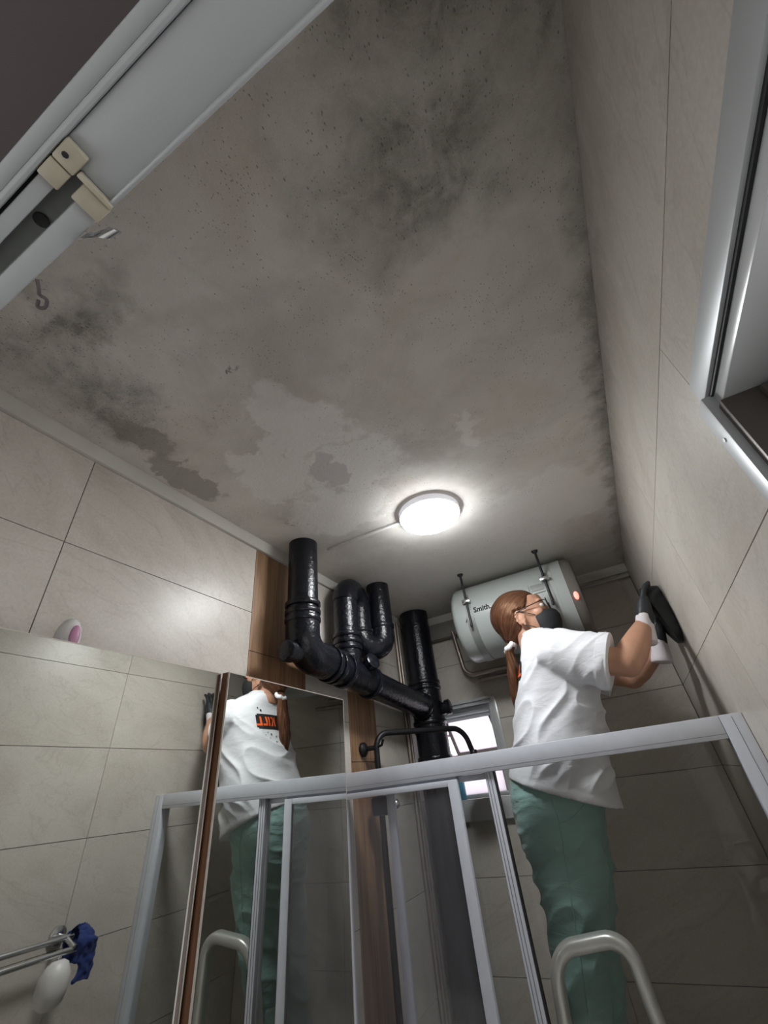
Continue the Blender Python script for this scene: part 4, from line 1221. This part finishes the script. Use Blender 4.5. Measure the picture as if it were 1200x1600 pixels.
strand_attr(hm, strands)
hair = link('hair', hm, 'hair', smooth=True); hair['label'] = 'copper brown hair tied back'
P_.append(hair)
bm = bmesh.new()
add_tube(bm, [KN + Vector((0.004, 0, 0.008)), KN + Vector((-0.012, 0, -0.02)), (-0.324, PY + 0.002, 2.180), (-0.333, PY + 0.004, 2.120), (-0.343, PY + 0.006, 2.060), (-0.349, PY + 0.006, 2.015), (-0.351, PY + 0.006, 1.985)], [0.017, 0.017, 0.021, 0.024, 0.022, 0.014, 0.005], 28, ref=(1, 0, 0), flat=1.6)
me = remeshed(bm, 0.0035, 3)
displace(me, lambda p: 0.0035 * mnoise.noise(Vector((p.x * 120, p.y * 120, p.z * 9))))
strand_attr(me, lambda p: Vector((p.x * 150, p.y * 150, p.z * 6)))
q = link('ponytail', me, 'hair', smooth=True); q.parent = hair
bm = bmesh.new()
for k in range(14):
    t = 2 * math.pi * k / 14
    add_ell(bm, KN + Vector((0.020 * math.cos(t) - 0.003, 0.025 * math.sin(t), -0.006 + 0.012 * math.cos(t) + 0.003 * math.sin(5 * t))), (0.010, 0.010, 0.011), None, 10, 8)
me = remeshed(bm, 0.003, 2)
q = link('scrunchie', me, 'scrunchie', smooth=True); q['label'] = 'white patterned hair scrunchie'; q.parent = hair

# --- face mask with ear loops
bm = bmesh.new()
MS = [(-0.118, 0.030, 0.030, 0.030), (-0.108, 0.052, 0.044, 0.043), (-0.090, 0.058, 0.058, 0.055), (-0.066, 0.060, 0.066, 0.062), (-0.042, 0.062, 0.068, 0.064), (-0.022, 0.066, 0.058, 0.056), (-0.012, 0.076, 0.036, 0.034)]
add_loft(bm, [ring(hp(f, 0, u), F_ * rf, S_ * rs, 32) for u, f, rf, rs in MS])
me = remeshed(bm, 0.004, 8)
for v in me.vertices:
    d_ = v.co - HC
    f, s, u = d_.dot(F_), d_.dot(S_), d_.dot(U_)
    if f < 0.040: v.co = v.co + F_ * (0.040 - f) - S_ * s * 0.35
mask = link('face_mask', me, 'mask', smooth=True); mask['label'] = 'black cloth face mask'
for s in (-1, 1):
    q = tube_obj('ear_loop', [hp(0.045, s * 0.060, -0.028), hp(0.020, s * 0.074, -0.014), hp(-0.012, s * 0.080, 0.004)], 0.0016, 'mask', n=8); q.parent = mask
    q = tube_obj('ear_loop', [hp(0.045, s * 0.052, -0.088), hp(0.015, s * 0.070, -0.066), hp(-0.014, s * 0.076, -0.052)], 0.0016, 'mask', n=8); q.parent = mask
P_.append(mask)

# --- spectacles
fr = None
gparts = []
for s in (-1, 1):
    loop = []
    for k in range(25):
        t = 2 * math.pi * k / 24
        ct, st2 = math.cos(t), math.sin(t)
        loop.append(hp(0.108 - 0.010 * abs(ct * 0.5 + 0.5 * 1) * 0.4, s * 0.033 + 0.027 * ct, 0.006 + 0.020 * st2))
    q = tube_obj('rim', loop, 0.0020, 'frame_black', n=8); gparts.append(q)
    bm = bmesh.new(); bm.faces.new([bm.verts.new(p) for p in loop[:-1]])
    bmesh.ops.solidify(bm, geom=bm.faces[:], thickness=0.0012)
    gparts.append(bm_obj('lens', bm, 'lens'))
    gparts.append(tube_obj('temple', [hp(0.104, s * 0.060, 0.012), hp(0.095, s * 0.071, 0.012), hp(0.030, s * 0.078, 0.008), hp(-0.018, s * 0.083, 0.000), hp(-0.030, s * 0.080, -0.018)], 0.0019, 'frame_black', n=8))
br = tube_obj('spectacles', [hp(0.106, -0.008, 0.010), hp(0.111, 0, 0.013), hp(0.106, 0.008, 0.010)], 0.0019, 'frame_black', n=8)
br['label'] = 'black framed spectacles'
for q in gparts: q.parent = br
P_.append(br)

# --- gloves
def glove(W, d_, n_, t_s, label, curl=0.35):
    d_ = Vector(d_).normalized(); n_ = Vector(n_); n_ = (n_ - d_ * n_.dot(d_)).normalized()
    t_v = d_.cross(n_).normalized()
    if t_v.dot(Vector((0, t_s, 0))) < 0: t_v = -t_v
    W = Vector(W)
    bm = bmesh.new()
    def pt(a, b, c): return W + d_ * a + t_v * b + n_ * c
    add_loft(bm, [ring(pt(a, b, 0.001), t_v * w_, n_ * h_2, 18, 2.6) for a, b, w_, h_2 in ((-0.012, 0, 0.028, 0.024), (0.015, 0.001, 0.036, 0.026), (0.045, 0.002, 0.045, 0.026), (0.075, 0.001, 0.046, 0.022), (0.092, 0, 0.042, 0.015))])
    for b, ln, r in ((0.034, 0.070, 0.0092), (0.0115, 0.078, 0.0096), (-0.0115, 0.072, 0.0092), (-0.033, 0.056, 0.0084)):
        p = pt(0.084, b, 0.0); dr = d_ + t_v * b * 4.0
        path = [p]
        for k, fr_ in enumerate((0.45, 0.32, 0.23)):
            ang_ = curl * (0.25 + 0.75 * k)
            v = (dr.normalized() * math.cos(ang_) + n_ * math.sin(ang_)).normalized()
            path.append(path[-1] + v * ln * fr_)
        add_tube(bm, path, [r * 1.08, r * 1.02, r * 0.96, r * 0.80], 12)
        add_ell(bm, path[-1], (r * 0.80,) * 3, None, 10, 8)
        for q_ in path[1:3]: add_ell(bm, q_, (r * 1.06,) * 3, None, 10, 8)
    th = [pt(0.018, 0.026, 0.004), pt(0.042, 0.048, 0.010), pt(0.066, 0.060, 0.013), pt(0.086, 0.064, 0.016)]
    add_tube(bm, th, [0.016, 0.0135, 0.0115, 0.009], 12); add_ell(bm, th[-1], (0.009,) * 3, None, 10, 8)
    me = remeshed(bm, 0.0026, 4)
    g_ = link('glove', me, 'glove_black', smooth=True); g_['label'] = label
    bm = bmesh.new()
    rs = []
    for a, w_, h_2 in ((-0.062, 0.032, 0.031), (-0.058, 0.0355, 0.034), (-0.045, 0.036, 0.033), (-0.02, 0.036, 0.030), (0.005, 0.0375, 0.027), (0.026, 0.041, 0.025), (0.030, 0.038, 0.022)):
        rs.append(ring(pt(a, 0.001, -0.001), t_v * w_, n_ * h_2, 28))
    add_loft(bm, rs); c_ = bm_obj('cuff', bm, 'glove_white', smooth=True); c_['label'] = 'white knitted cuff'
    c_.parent = g_
    return g_
P_.append(glove(WR_R, (0.046, 0.020, 0.135), (1, 0.05, -0.25), 1, 'black-coated white knit glove pressing high on the wall'))
P_.append(glove(WR_L, (0.032, -0.002, 0.125), (1, -0.05, -0.25), -1, 'black-coated white knit glove pressing lower on the wall'))

# --- shoes
for L, s in ((NEAR, -1), (FAR, 1)):
    cx, cy = L[-1][1], L[-1][2]
    bm = bmesh.new()
    rs = []
    for x_, w_, h_2 in ((-0.075, 0.024, 0.05), (-0.05, 0.036, 0.075), (0.0, 0.040, 0.085), (0.05, 0.043, 0.060), (0.11, 0.046, 0.045), (0.155, 0.038, 0.036), (0.175, 0.018, 0.022)):
        rs.append([Vector((cx + x_, cy + w_ * a, PLZ + 0.0035 + h_2 * b)) for a, b in ((-1, 0), (-1, 0.35), (-0.8, 0.75), (-0.35, 1), (0.35, 1), (0.8, 0.75), (1, 0.35), (1, 0))])
    add_loft(bm, rs)
    P_.append(bm_obj('shoe', bm, 'shoe', smooth=True))
adopt(pn, *P_)

# scrubbing pad pressed to the wall by the gloves
bm = bmesh.new()
pts = []
for k_, t0_ in ((0.90, 1.0), (1.0, 0.93), (1.0, 0.25), (0.96, 0.0)):
    rg = ring((0, 1.735, 2.222), (0, 0.062 * k_, -0.018 * k_), (0, 0.010, 0.098 * k_), 40, 2.6)
    for p in rg:
        up = min(1.0, max(0.0, (p.z - 2.12) / 0.20))
        p.x = XR - 0.0008 - (0.014 + 0.046 * up ** 0.6) * t0_
    pts.append(rg)
add_loft(bm, pts)
o = bm_obj('scrub_pad', bm, 'glove_black', auto=40); tag(o, 'black scrubbing pad pressed to the right wall by both gloves', 'scrub pad')
